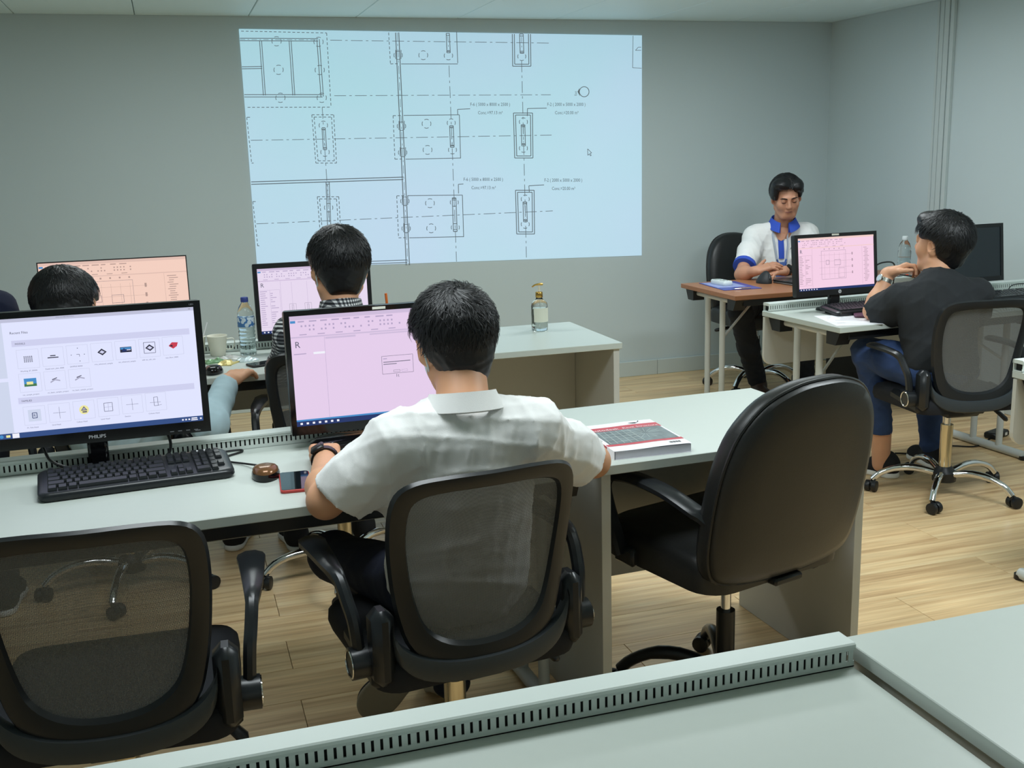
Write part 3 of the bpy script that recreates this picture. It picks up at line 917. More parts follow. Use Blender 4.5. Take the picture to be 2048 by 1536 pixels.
def monitor(label, loc, rz, w, h, zc, tilt, bez, scr_mat, thick=0.03, base=(0.24, 0.11), base_kind='flat', case=None, neck=(0.06, 0.03)):
    case = case or M_BLACK
    t = thing('monitor', label, 'monitor', loc, rz, 'desktop monitors')
    S = Screen(zc, tilt)
    o = rrect(w, h, 0.008, 3)
    MB().prism(o, -0.004, -thick, lambda a, b, c: S.p(a, b, c)).build('housing', M_BLACK, t, smooth=30)
    bump = rrect(w * 0.6, h * 0.6, 0.03, 3)
    MB().loft([[S.p(a, b, -thick + 0.001) for a, b in bump], [S.p(a * 0.8, b * 0.8, -thick - 0.022) for a, b in bump]]).build('rear_bulge', M_BLACK, t, smooth=30)
    l, r, tp, bt = bez
    iw, ih = w - l - r, h - tp - bt
    cu, cv = (l - r) / 2, (bt - tp) / 2
    inn = [(cu - iw / 2, cv - ih / 2), (cu + iw / 2, cv - ih / 2), (cu + iw / 2, cv + ih / 2), (cu - iw / 2, cv + ih / 2)]
    b = MB()
    rg = rrect(w, h, 0.008, 3)
    n4 = len(rg) // 4
    # four mitred bezel bars
    ow, oh = w / 2, h / 2
    O = [(-ow, -oh), (ow, -oh), (ow, oh), (-ow, oh)]
    for k in range(4):
        a, c = O[k], O[(k + 1) % 4]
        d, e = inn[(k + 1) % 4], inn[k]
        q = [a, c, d, e]
        b.add([S.p(x, y, 0.002) for x, y in q] + [S.p(x, y, -0.006) for x, y in q], [(0, 1, 2, 3), (7, 6, 5, 4), (0, 4, 5, 1), (2, 6, 7, 3), (1, 5, 6, 2), (3, 7, 4, 0)])
    b.build('bezel', case, t, smooth=0)
    sc = MB().add([S.p(x, y, -0.001) for x, y in inn] + [S.p(x, y, -0.003) for x, y in inn], [(0, 1, 2, 3), (7, 6, 5, 4), (0, 4, 5, 1), (1, 5, 6, 2), (2, 6, 7, 3), (3, 7, 4, 0)]).build('screen', scr_mat, t, smooth=0)
    zb = zc - h / 2
    MB().box((0, 0.014, (zb + 0.02) / 2 + 0.004), (neck[0], neck[1], zb + 0.02), ch=0.008).build('stand_neck', case, t)
    if base_kind == 'flat':
        MB().loft([[(x * k, y * k - 0.014, z) for x, y in rrect(base[0], base[1], min(0.05, base[1] * 0.45), 5)] for k, z in ((1.0, 0.0), (1.0, 0.006), (0.96, 0.012), (0.3, 0.016))]).build('stand_base', case, t)
    else:
        MB().loft([[(x * k, y * k - 0.014, z) for x, y in rrect(base[0], base[1], min(base) * 0.49, 8)] for k, z in ((0.93, 0.0), (1.0, 0.008), (1.0, 0.024), (0.92, 0.032), (0.3, 0.034))]).build('stand_base', case, t)
    def uv(x, y, d=0.0):
        return S.p(cu - iw / 2 + x * iw, cv + ih / 2 - y * ih, d)
    return t, S, sc, uv, iw, ih

class UI:
    """flat coloured patches on a display, one part per colour"""
    def __init__(s, uv, iw, ih, scr):
        s.uv, s.iw, s.ih, s.scr, s.mbs = uv, iw, ih, scr, {}
    def mb(s, m):
        return s.mbs.setdefault(m.name, (m, MB()))[1]
    def rect(s, m, x0, y0, x1, y1, d=0.0004):
        s.mb(m).add([s.uv(x0, y0, d), s.uv(x1, y0, d), s.uv(x1, y1, d), s.uv(x0, y1, d)], [(0, 3, 2, 1)])
    def poly(s, m, pts, d=0.0006):
        s.mb(m).add([s.uv(x, y, d) for x, y in pts], [tuple(range(len(pts)))])
    def line(s, m, x0, y0, x1, y1, px=0.0007, d=0.0007):
        a = np.array([x0 * s.iw, y0 * s.ih]); b = np.array([x1 * s.iw, y1 * s.ih])
        v = b - a
        n = np.array([-v[1], v[0]]) / (np.linalg.norm(v) + 1e-9) * px / 2
        s.mb(m).add([s.uv(q[0] / s.iw, q[1] / s.ih, d) for q in (a + n, b + n, b - n, a - n)], [(0, 1, 2, 3)])
    def frame(s, m, x0, y0, x1, y1, px=0.0007):
        s.line(m, x0, y0, x1, y0, px); s.line(m, x1, y0, x1, y1, px); s.line(m, x1, y1, x0, y1, px); s.line(m, x0, y1, x0, y0, px)
    def text(s, m, body, x, y, size, d=0.0007):
        V, F = text_mesh(body)
        s.mb(m).add([s.uv(x + v[0] * size / s.iw, y - v[1] * size / s.ih, d) for v in V], F)
    def done(s, name='display_graphics'):
        for k, (m, b) in s.mbs.items():
            o = b.build(name, m, s.scr, smooth=0)
            o['kind'] = 'stuff'

G_INK = glow('ui_ink', (92, 92, 112), 1.0)
G_SOFT = glow('ui_soft_line', (168, 168, 192), 1.0)
G_NAVY = glow('ui_taskbar', (34, 52, 104), 1.0)
G_BLUE = glow('ui_blue', (70, 140, 200), 1.0)
G_WHITE = glow('ui_white', (240, 240, 250), 1.0)
G_RED = glow('ui_red', (200, 60, 80), 1.0)
G_GREEN = glow('ui_green', (70, 120, 80), 1.0)
G_YEL = glow('ui_yellow', (236, 230, 160), 1.0)
G_DK = glow('ui_dark', (44, 44, 60), 1.0)

def cad_ui(ui, tint, seed, panel=0.19, tree=True, plan='grid', dark_bottom=True):
    """a CAD program window: ribbon, property list, canvas, status bar"""
    r = random.Random(seed)
    bar, soft = tint
    ui.rect(bar, 0, 0, 1, 0.035)
    ui.rect(bar, 0, 0.185, 1, 0.198)
    ui.rect(G_BLUE, 0.004, 0.042, 0.032, 0.064)
    for i in range(9):
        ui.rect(soft, 0.045 + i * 0.062, 0.047, 0.045 + i * 0.062 + r.uniform(0.03, 0.05), 0.058)
    for i in range(26):
        x = 0.06 + i * 0.022
        if i % 5 == 4:
            continue
        for y in (0.085, 0.12):
            if r.random() < 0.75:
                ui.rect(soft, x, y, x + 0.009, y + 0.016)
    for i in range(6):
        ui.rect(soft, 0.05 + i * 0.1, 0.166, 0.09 + i * 0.1, 0.174)
    ui.text(G_INK, 'R', 0.02, 0.285, 0.024)
    ui.line(soft, panel, 0.2, panel, 0.945)
    if plan != 'dialog':
        ui.frame(soft, 0.005, 0.33, panel - 0.01, 0.90)
        for i in range(17):
            y = 0.345 + i * 0.032
            ui.rect(soft, 0.012, y, 0.012 + r.uniform(0.03, 0.065), y + 0.010)
            if r.random() < 0.7:
                ui.rect(soft, panel * 0.52, y, panel * 0.52 + r.uniform(0.015, 0.07), y + 0.010)
        ui.line(soft, panel * 0.5, 0.33, panel * 0.5, 0.90)
    if tree:
        for i in range(24):
            y = 0.23 + i * 0.028
            ui.rect(soft, 0.86 + 0.012 * (i % 3 > 0), y, 0.90 + r.uniform(0, 0.035), y + 0.009)
        ui.line(soft, 0.84, 0.2, 0.84, 0.94)
    if plan == 'grid':
        ui.frame(G_INK, 0.30, 0.26, 0.62, 0.80, 0.0009)
        for i in range(5):
            x = 0.34 + i * 0.065
            ui.line(soft, x, 0.30, x, 0.78)
            ui.rect(soft, x - 0.006, 0.215, x + 0.006, 0.235)
        for i in range(4):
            y = 0.34 + i * 0.12
            ui.line(soft, 0.27, y, 0.72, y)
            ui.rect(soft, 0.70, y - 0.03, 0.714, y + 0.02)
        ui.frame(G_INK, 0.36, 0.44, 0.40, 0.52, 0.0012); ui.frame(G_INK, 0.47, 0.44, 0.55, 0.54, 0.0012); ui.frame(G_INK, 0.52, 0.60, 0.60, 0.78, 0.0009)
    elif plan == 'columns':
        for x in (0.30, 0.44, 0.58):
            ui.line(soft, x, 0.22, x, 0.70)
            for y in (0.56, 0.75):
                ui.frame(G_INK, x - 0.03, y, x + 0.03, y + 0.12); ui.frame(G_INK, x - 0.008, y + 0.02, x + 0.008, y + 0.10)
    elif plan == 'dialog':
        ui.rect(G_WHITE, 0.12, 0.332, 0.185, 0.352); ui.rect(soft, 0.012, 0.338, 0.08, 0.346)
        ui.rect(bar, panel + 0.005, 0.205, 0.36, 0.222); ui.rect(bar, 0.44, 0.205, 0.99, 0.218)
        ui.frame(G_INK, 0.50, 0.425, 0.68, 0.59, 0.0009)
        ui.rect(soft, 0.508, 0.445, 0.53, 0.453)
        for y, x in ((0.478, 0.665), (0.498, 0.585)):
            ui.rect(G_INK, 0.508, y, x, y + 0.006)
        ui.frame(G_INK, 0.565, 0.56, 0.602, 0.578); ui.frame(soft, 0.612, 0.56, 0.645, 0.578)
        ui.text(G_INK, '1t', 0.575, 0.625, 0.012)
    if dark_bottom:
        ui.rect(G_NAVY, 0, 0.955, 1, 1.0)
        for i in range(7):
            ui.rect(G_WHITE, 0.02 + i * 0.034, 0.968, 0.033 + i * 0.034, 0.986, 0.0008)

# --- near left monitor, recent files page
t, S, scr, uv, iw, ih = monitor('black wide monitor showing recent files, lettered PHILIPS', (-0.228, 2.855, 0.75), R(0.3), 0.566, 0.345, 0.250, R(2), (0.0175, 0.0175, 0.016, 0.030),
                                glow('screen_white_blue', (224, 228, 255)), case=M_GLOSSB, neck=(0.05, 0.03), base=(0.26, 0.10))
ui = UI(uv, iw, ih, scr)
G_LAV = glow('ui_lavender', (206, 208, 238)); G_SIDE = glow('ui_side', (206, 214, 236)); G_TILE = glow('ui_tile_line', (200, 204, 226)); G_TITLE = glow('ui_title', (190, 192, 216))
ui.rect(G_TITLE, 0, 0, 1, 0.03)
ui.rect(G_SIDE, 0, 0.03, 0.145, 0.49); ui.rect(G_SIDE, 0, 0.52, 0.145, 0.955)
ui.rect(G_INK, 0.38, 0.009, 0.46, 0.014); ui.rect(G_INK, 0.85, 0.01, 0.90, 0.016); ui.rect(G_DK, 0.975, 0.01, 0.985, 0.02)
ui.text(G_DK, 'Recent Files', 0.175, 0.128, 0.0085)
for y, b in ((0.182, 'MODELS'), (0.662, 'FAMILIES')):
    ui.rect(G_LAV, 0.178, y, 0.972, y + 0.052)
    ui.text(G_DK, b, 0.192, y + 0.036, 0.0062)
def tile(x, y, cap, art):
    x1, y1 = x + 0.094, y + 0.156
    ui.frame(G_TILE, x, y, x1, y1, 0.0008)
    ui.text(G_INK, cap, x + 0.008, y1 + 0.028, 0.0048)
    cx, cy = (x + x1) / 2, (y + y1) / 2
    if art == 'dots':
        for i in range(5):
            for j in range(5):
                ui.rect(G_DK, cx - 0.018 + i * 0.008, cy - 0.022 + j * 0.011, cx - 0.013 + i * 0.008, cy - 0.016 + j * 0.011)
    elif art == 'text':
        ui.rect(G_DK, cx - 0.012, cy - 0.012, cx + 0.012, cy - 0.004); ui.rect(G_DK, cx - 0.024, cy + 0.004, cx + 0.024, cy + 0.012)
    elif art == 'corner':
        ui.line(G_INK, cx - 0.005, cy, cx + 0.008, cy, 0.001); ui.line(G_INK, cx + 0.008, cy, cx + 0.008, cy + 0.02, 0.001)
        for a, b in ((0, -0.055), (-0.03, 0), (0.028, 0.0), (0.006, 0.055)):
            ui.rect(G_INK, cx + a, cy + b, cx + a + 0.004, cy + b + 0.006)
    elif art in ('box', 'boxf'):
        ui.poly(G_DK, [(cx - 0.02, cy), (cx, cy - 0.03), (cx + 0.022, cy), (cx + 0.002, cy + 0.028)]); ui.poly(G_LAV, [(cx - 0.011, cy), (cx, cy - 0.016), (cx + 0.013, cy), (cx + 0.002, cy + 0.014)], 0.0008)
        if art == 'boxf':
            ui.frame(G_INK, cx - 0.026, cy - 0.048, cx + 0.026, cy + 0.045, 0.0012)
    elif art == 'photo':
        ui.rect(G_DK, cx - 0.026, cy - 0.026, cx + 0.026, cy + 0.02); ui.rect(G_BLUE, cx - 0.024, cy - 0.022, cx + 0.024, cy - 0.006, 0.0007); ui.poly(G_NAVY, [(cx - 0.02, cy + 0.012), (cx - 0.008, cy - 0.018), (cx + 0.006, cy + 0.012)], 0.0009); ui.rect(G_LAV, cx + 0.004, cy - 0.004, cx + 0.022, cy + 0.004, 0.0009)
    elif art == 'photo2':
        ui.rect(G_BLUE, cx - 0.027, cy - 0.036, cx + 0.027, cy + 0.03); ui.rect(G_GREEN, cx - 0.027, cy + 0.01, cx + 0.027, cy + 0.032, 0.0007); ui.rect(G_YEL, cx - 0.016, cy - 0.008, cx + 0.012, cy + 0.016, 0.0009)
    elif art == 'red':
        ui.poly(G_RED, [(cx - 0.02, cy), (cx - 0.004, cy - 0.03), (cx + 0.024, cy - 0.026), (cx + 0.018, cy + 0.006), (cx, cy + 0.026)]); ui.poly(G_DK, [(cx - 0.018, cy), (cx - 0.004, cy - 0.01), (cx, cy + 0.01)], 0.0008)
    elif art == 'roof':
        ui.poly(G_SOFT, [(cx - 0.022, cy + 0.01), (cx, cy - 0.01), (cx + 0.022, cy), (cx + 0.022, cy + 0.01), (cx, cy), (cx - 0.02, cy + 0.02)]); ui.poly(G_INK, [(cx - 0.014, cy - 0.01), (cx + 0.008, cy - 0.024), (cx + 0.01, cy - 0.018), (cx - 0.012, cy - 0.002)])
    elif art == 'file':
        ui.rect(G_SIDE, cx - 0.028, cy - 0.05, cx + 0.028, cy + 0.05, 0.0003); ui.frame(G_NAVY, cx - 0.01, cy - 0.022, cx + 0.01, cy + 0.022, 0.0016); ui.text(G_NAVY, 'R', cx - 0.006, cy + 0.012, 0.010)
    elif art == 'cross':
        ui.line(G_INK, cx - 0.028, cy, cx + 0.028, cy); ui.line(G_INK, cx, cy - 0.05, cx, cy + 0.05)
    elif art == 'sign':
        ui.poly(G_YEL, [(cx + 0.022 * math.cos(R(a)), cy + 0.039 * math.sin(R(a))) for a in range(0, 360, 24)]); ui.poly(G_INK, [(cx - 0.015, cy + 0.006), (cx, cy - 0.03), (cx + 0.015, cy + 0.006)], 0.0008); ui.poly(G_SOFT, [(cx - 0.009, cy), (cx, cy - 0.02), (cx + 0.009, cy)], 0.001); ui.rect(G_INK, cx - 0.008, cy + 0.012, cx + 0.012, cy + 0.024, 0.0008)
    elif art == 'sq':
        ui.frame(G_INK, cx - 0.019, cy - 0.036, cx + 0.019, cy + 0.036, 0.0011); ui.line(G_SOFT, cx - 0.019, cy, cx + 0.019, cy); ui.line(G_SOFT, cx, cy - 0.036, cx, cy + 0.036)
    elif art == 'col':
        ui.frame(G_INK, cx - 0.009, cy - 0.04, cx + 0.009, cy + 0.035, 0.001); ui.line(G_INK, cx - 0.028, cy + 0.006, cx + 0.022, cy + 0.006); ui.line(G_INK, cx + 0.008, cy + 0.035, cx + 0.026, cy + 0.03)
for i, (cap, art) in enumerate((('Working_07_00000', 'dots'), ('Detail stair_plan_0000', 'text'), ('SAMPLE 00000', 'corner'), ('rme_advanced_sample', 'box'), ('rac_advanced_sample', 'photo'), ('add rac_adv_site', 'boxf'), ('test_floor_0000', 'red'))):
    tile(0.194 + i * 0.1082, 0.262 - i * 0.003, cap, art)
for i, (cap, art) in enumerate((('rac_sample_project', 'photo2'), ('rst_basic_sample_project', 'roof'), ('rst_basic_sample_project', 'roof'))):
    tile(0.192 + i * 0.1082, 0.462 - i * 0.002, cap, art)
for i, (cap, art) in enumerate((('M_Title block', 'file'), ('Grid Head', 'cross'), ('Callout Head', 'sign'), ('Level Head', 'sq'), ('Section', 'cross'), ('Column Head', 'col'))):
    tile(0.194 + i * 0.1092, 0.742 - i * 0.005, cap, art)
ui.rect(glow('ui_taskblue', (52, 78, 132)), 0, 0.955, 1, 1)
ui.rect(G_WHITE, 0.135, 0.958, 0.165, 0.997, 0.0006); ui.rect(G_YEL, 0.108, 0.968, 0.126, 0.988, 0.0006); ui.poly(G_BLUE, [(0.088 + 0.009 * math.cos(R(a)), 0.978 + 0.015 * math.sin(R(a))) for a in range(0, 360, 30)], 0.0006)
for x in (0.90, 0.915, 0.93, 0.985):
    ui.rect(G_WHITE, x, 0.972, x + 0.008, 0.985, 0.0006)
ui.rect(G_WHITE, 0.945, 0.966, 0.972, 0.976, 0.0006); ui.rect(G_WHITE, 0.943, 0.982, 0.974, 0.991, 0.0006)
ui.done()
lt = MB()
put_text(lt, 'PHILIPS', lambda x, y: S.p(-0.018 + x, -0.3450 / 2 + 0.011 + y, 0.0028), 0.0125, 1.05)
M_LOGO = mat('silver_print', (214, 216, 220), 0.4)
lt.build('brand_lettering', M_LOGO, t, smooth=0)
lt = MB()
for k, s_ in enumerate(('LED', 'AUTO', 'MENU', 'OK')):
    pass
put_text(lt, 'LED', lambda x, y: S.p(0.255 + x, 0.345 / 2 - 0.011 + y, 0.0026), 0.0065)
for k in range(4):
    lt.add([S.p(0.18 + k * 0.02, -0.165, 0.0026), S.p(0.19 + k * 0.02, -0.165, 0.0026), S.p(0.19 + k * 0.02, -0.163, 0.0026), S.p(0.18 + k * 0.02, -0.163, 0.0026)], [(0, 1, 2, 3)])
lt.add([S.p(0.243, -0.168, 0.0026), S.p(0.256, -0.168, 0.0026), S.p(0.256, -0.1655, 0.0026), S.p(0.243, -0.1655, 0.0026)], [(0, 1, 2, 3)])
lt.build('button_marks', mat('grey_print', (120, 122, 126), 0.5), t, smooth=0)

# --- centre monitor, dialog on a pink-lilac page
BAR_P, SOFT_P = glow('ui_bar_pink', (206, 188, 218)), glow('ui_soft_pink', (178, 162, 196))
t, S, scr, uv, iw, ih = monitor('black monitor with a pink dialog page before the white polo person', (0.516, 2.84, 0.75), R(0.8), 0.508, 0.335, 0.213, R(2), (0.014, 0.014, 0.014, 0.024),
                                glow('screen_lilac', (228, 205, 234)), case=M_GLOSSB, base=(0.42, 0.11), base_kind='round')
ui = UI(uv, iw, ih, scr)
cad_ui(ui, (BAR_P, SOFT_P), 3, panel=0.185, tree=False, plan='dialog')
ui.rect(G_BLUE, 0, 0.94, 1, 0.955, 0.0005)
ui.done()
def sticker(t, S, u, v, w, h):
    MB().add([S.p(u - w / 2, v - h / 2, 0.0028), S.p(u + w / 2, v - h / 2, 0.0028), S.p(u + w / 2, v + h / 2, 0.0028), S.p(u - w / 2, v + h / 2, 0.0028)], [(0, 1, 2, 3)]).build('sticker', mat('pale_sticker', (226, 226, 214), 0.5), t, smooth=0)
sticker(t, S, 0.0, 0.335 / 2 - 0.007, 0.036, 0.007)

# --- rear row
BAR_S, SOFT_S = glow('ui_bar_salmon', (224, 190, 178)), glow('ui_soft_salmon', (178, 150, 142))
t, S, scr, uv, iw, ih = monitor('thin bezel monitor with a salmon pink drawing page', (-0.226, 4.462, 0.75), R(0), 0.552, 0.335, 0.243, R(3), (0.004, 0.004, 0.004, 0.02),
                                glow('screen_salmon', (243, 207, 192)), thick=0.02)
ui = UI(uv, iw, ih, scr)
cad_ui(ui, (BAR_S, SOFT_S), 5, panel=0.16, plan='grid')
ui.done()
t, S, scr, uv, iw, ih = monitor('black framed monitor with a lilac page before the checked shirt person', (0.536, 4.41, 0.75), R(0), 0.475, 0.312, 0.208, R(3), (0.017, 0.017, 0.02, 0.028),
                                glow('screen_lilac_pale', (230, 216, 238)), base_kind='round')
ui = UI(uv, iw, ih, scr)
cad_ui(ui, (BAR_P, SOFT_P), 8, panel=0.2, plan='columns')
ui.done()

# --- right side
BAR_K, SOFT_K = glow('ui_bar_rose', (240, 205, 200)), glow('ui_soft_rose', (176, 150, 166))
t, S, scr, uv, iw, ih = monitor('black monitor with a rose floor plan page and round badge', (3.010, 4.405, 0.75), R(1.5), 0.458, 0.292, 0.215, R(6), (0.017, 0.017, 0.017, 0.027),
                                glow('screen_rose', (244, 208, 230)), base=(0.22, 0.07))
ui = UI(uv, iw, ih, scr)
cad_ui(ui, (BAR_K, SOFT_K), 11, panel=0.18, plan='grid')
ui.done()
sticker(t, S, -0.005, 0.29 / 2 - 0.006, 0.04, 0.008)
bd = MB()
bd.add([S.p(0.012 + 0.009 * math.cos(R(a)), -0.29 / 2 + 0.0135 + 0.009 * math.sin(R(a)), 0.0028) for a in range(0, 360, 20)], [tuple(range(18))])
bd.build('round_badge', M_LOGO, t, smooth=0)
lt = MB()
put_text(lt, 'hp', lambda x, y: S.p(0.0065 + x, -0.29 / 2 + 0.0112 + y, 0.0034), 0.011)
lt.build('badge_lettering', M_DARKG, t, smooth=0)
t, S, scr, uv, iw, ih = monitor('switched off black monitor in the far right corner', (3.815, 4.46, 0.75), R(2), 0.44, 0.29, 0.215, R(6), (0.018, 0.018, 0.018, 0.024),
                                mat('dark_screen', (40, 48, 54), 0.25))
sticker(t, S, -0.005, 0.29 / 2 - 0.006, 0.02, 0.006)

# ================================================================== things on the desks
def keyboard(label, loc, rz, keys_as_parts, w=0.455, d=0.172, tilt=6.0):
    t = thing('keyboard', label, 'keyboard', loc, rz, 'black computer keyboards')
    T = rotx(R(tilt))
    def P(x, y, z):
        return T @ np.array((x, y + d / 2, z)) + np.array((0, -d / 2, 0.002))
    o = rrect(w, d, 0.022, 5)
    MB().loft([[P(x * k, y * k2, z) for x, y in o] for k, k2, z in ((0.985, 0.97, 0.0), (1.0, 1.0, 0.006), (0.995, 0.985, 0.014), (0.965, 0.93, 0.019), (0.9, 0.85, 0.0195))]).build('case', M_SATIN, t)
    MB().box(P(w * 0.36, d * 0.43, 0.0205), (0.05, 0.010, 0.002), T).build('badge', mat('silver_badge', (206, 208, 210), 0.3), t, smooth=0)
    u = w * 0.90 / 22.6
    K = []
    x0 = -w * 0.45
    def row(y, spec):
        x = x0
        for s_ in spec:
            if s_ > 0:
                K.append((x + s_ * u / 2, y, s_))
            x += abs(s_) * u
    ys = [d * (0.27 - 0.148 * i) for i in range(5)]
    row(d * 0.375, [1.0, -1.0, 1, 1, 1, 1, -0.5, 1, 1, 1, 1, -0.5, 1, 1, 1, 1, -0.4, 1, 1, 1, -0.4, 1, 1, 1, 1])
    row(ys[0], [1] * 13 + [2, -0.4, 1, 1, 1, -0.4, 1, 1, 1, 1])
    row(ys[1], [1.5] + [1] * 12 + [1.5, -0.4, 1, 1, 1, -0.4, 1, 1, 1, 1])
    row(ys[2], [1.75] + [1] * 11 + [2.25, -0.4, -3, -0.4, 1, 1, 1, -1])
    row(ys[3], [2.25] + [1] * 10 + [2.75, -0.4, -1, 1, -1, -0.4, 1, 1, 1, 1])
    row(ys[4], [1.25, 1.25, 1.25, 6.25, 1.25, 1.25, 1.25, 1.25, -0.4, 1, 1, 1, -0.4, 2, 1, -1])
    dy = d * 0.148
    cache = {}
    allk = MB()
    for x, y, s_ in K:
        h = dy * (0.55 if y > d * 0.33 else 1.0)
        key = (s_, round(h, 4))
        a, b = s_ * u / 2 - 0.0008, h / 2 - 0.0008
        rings = [[(q * (a - i), r * (b - i) + j, z) for q, r in ((-1, -1), (1, -1), (1, 1), (-1, 1))] for i, j, z in ((0, 0, 0.0), (0.0004, 0, 0.003), (0.0025, 0.0008, 0.0075))]
        if keys_as_parts:
            if key not in cache:
                ob = MB().loft(rings).build('key', M_SATIN, t, smooth=0)
                cache[key] = ob.data
            else:
                ob = link('key', cache[key], t)
            ob.location = P(x, y, 0.019)
            ob.rotation_euler = (R(tilt), 0, 0)
        else:
            c = P(x, y, 0.019)
            allk.loft([[tuple(c + T @ np.array(p)) for p in r] for r in rings])
    if not keys_as_parts:
        allk.build('keys', M_SATIN, t, smooth=0)['kind'] = 'stuff'
    for s_ in (-1, 1):
        MB().box((s_ * w * 0.40, d * 0.36, 0.009), (0.03, 0.012, 0.018), ch=0.002).build('foot', M_BLACK, t, smooth=0)
    return t

keyboard('large black keyboard in front of the recent files screen', (-0.133, 2.716, 0.75), R(5.2), True)
keyboard('black keyboard below the rose floor plan screen', (3.085, 4.262, 0.75), R(3), False, w=0.44, d=0.155)
keyboard('black keyboard mostly hidden by the checked shirt person', (0.585, 4.250, 0.75), R(2), False, w=0.44, d=0.155)
keyboard('black keyboard in the far right corner below the dark monitor', (3.93, 4.27, 0.75), R(3), False, w=0.44, d=0.15)

def mouse(label, loc, rz, m_top, m_side, sc=1.0):
    t = thing('computer_mouse', label, 'mouse', loc, rz, 'computer mice')
    def ring(k, z):
        pts = []
        for i in range(28):
            a = 2 * math.pi * i / 28
            x, y = math.sin(a), math.cos(a)
            wd = 0.034 * (1.0 - 0.10 * math.sin(a * 2 + 1.57) * 0.3) * (1 - 0.12 * (y > 0) * y)
            pts.append((x * wd * k * sc, y * 0.056 * k * sc, z * sc * (1 if k > 0.97 else 1)))
        return pts
    def dome(k, z):
        return [(x, y - 0.004 * sc, z * sc * (0.9 - 0.22 * max(0, y / (0.056 * sc)) - 0.05)) for x, y, _ in ring(k, 0)]
    MB().loft([ring(0.94, 0.0), ring(1.0, 0.004), ring(0.99, 0.012), dome(0.93, 0.022)]).build('body', m_side, t, smooth=70)
    MB().loft([dome(0.925, 0.021), dome(0.88, 0.030), dome(0.72, 0.037), dome(0.45, 0.0405), dome(0.15, 0.0415)]).build('top_shell', m_top, t, smooth=70)
    MB().cyl((-0.003 * sc, 0.026 * sc, 0.021 * sc), (0.003 * sc, 0.026 * sc, 0.021 * sc), 0.008 * sc).build('wheel', M_DARKG, t)
    return t
mouse('brown glossy mouse beside the large black keyboard', (0.172, 2.632, 0.75), R(-6), mat('brown_gloss', (120, 84, 54), 0.18, 0.3), M_GLOSSB)
mouse('black mouse on the rear row table by the reaching hand', (0.108, 4.072, 0.75), R(-15), M_GLOSSB, M_GLOSSB, 0.95)

# upright mouse of the instructor
t = thing('upright_mouse', 'upright black mouse on the cherry wood table', 'mouse', (3.235, 5.44, 0.75), R(20), 'computer mice')
rings = []
for k, z, dx in ((1.0, 0.0, 0), (1.02, 0.012, 0.0), (0.86, 0.032, 0.006), (0.60, 0.052, 0.012), (0.30, 0.066, 0.016), (0.08, 0.070, 0.017)):
    rings.append([(0.036 * k * math.cos(R(a)) + dx, 0.05 * k * math.sin(R(a)), z) for a in range(0, 360, 18)])
MB().loft(rings).build('body', mat('matte_black', (34, 36, 38), 0.55), t, smooth=70)
MB().tube([(-0.006, -0.047, 0.03), (0.004, -0.038, 0.046), (0.012, -0.022, 0.058)], 0.003, 6).build('button_seam', M_DARKG, t)

def slab_phone(label, loc, rz, m_edge, m_front, w=0.074, l=0.155, lens=False):
    t = thing('phone', label, 'phone', loc, rz, 'mobile phones')
    o = rrect(w, l, 0.010, 4)
    MB().loft([[(x * k, y * k2, z) for x, y in o] for k, k2, z in ((0.96, 0.98, 0), (1, 1, 0.002), (1, 1, 0.0065), (0.97, 0.985, 0.008))]).build('case', m_edge, t, smooth=50)
    MB().prism(rrect(w * 0.93, l * 0.965, 0.008, 4), 0.008, 0.0088).build('glass_front', m_front, t, smooth=0)
    if lens:
        MB().lathe([(0.008, 0.0088), (0.008, 0.010)], (w * 0.25, l * 0.36, 0), 14).build('lens', M_BLACK, t)
    return t
slab_phone('phone in a red case lying by the white polo person\'s arm', (0.234, 2.545, 0.75), R(-4), mat('red_rubber', (196, 70, 66), 0.4), mat('phone_glass', (20, 26, 30), 0.05, spec=0.8))
slab_phone('purple phone lying on the papers', (2.985, 4.158, 0.7535), R(-32), mat('plum_plastic', (96, 60, 82), 0.35), mat('plum_back', (110, 72, 94), 0.25))
slab_phone('dark phone in front of the hidden keyboard on the rear table', (0.312, 4.165, 0.75), R(-70), M_BLACK, mat('phone_glass', (20, 26, 30), 0.05, spec=0.8))

# ---- thick manual on the white board desk
bk = thing('book', 'thick red and white software manual on the white board desk', 'book', (1.135, 2.560, 0.75), R(-1.5))
BW, BD, BT = 0.214, 0.272, 0.0235
MB().box((0.001, 0, BT / 2), (BW - 0.004, BD - 0.004, BT - 0.003)).build('page_block', mat('page_edges', (206, 204, 216), 0.8, noise=(300, 0.06, (0.02, 0.02, 6))), bk, smooth=0)
MB().box((0, 0, 0.0006), (BW, BD, 0.0012)).build('back_cover', M_PAPER, bk, smooth=0)
nseg = 60
def cov(x, y, dz=0.0):
    """slightly wavy front cover"""
    return (x, y, BT - 0.0006 + 0.0016 * (1 + math.sin((x / BW + 0.5) * 7.0 + 3.4)) * max(0.0, (x / BW + 0.5)) + 0.006 * max(0, x / BW - 0.25) + dz)
def cover_patch(x0, y0, x1, y1, dz, name, m, parent):
    mb = MB()
    for i in range(nseg):
        a, b = x0 + (x1 - x0) * i / nseg, x0 + (x1 - x0) * (i + 1) / nseg
        mb.add([cov(a, y0, dz), cov(b, y0, dz), cov(b, y1, dz), cov(a, y1, dz)], [(0, 1, 2, 3)])
    return mb.build(name, m, parent, smooth=60)
fc = cover_patch(-BW / 2, -BD / 2, BW / 2, BD / 2, 0, 'front_cover', M_PAPER, bk)
MB().box((-BW / 2 - 0.0008, 0, BT / 2), (0.0016, BD, BT)).build('spine', M_PAPER, bk, smooth=0)
MB().box((-BW / 2 - 0.0018, 0.012, BT / 2), (0.0006, BD * 0.72, BT - 0.001)).build('spine_band', M_RED, bk, smooth=0)
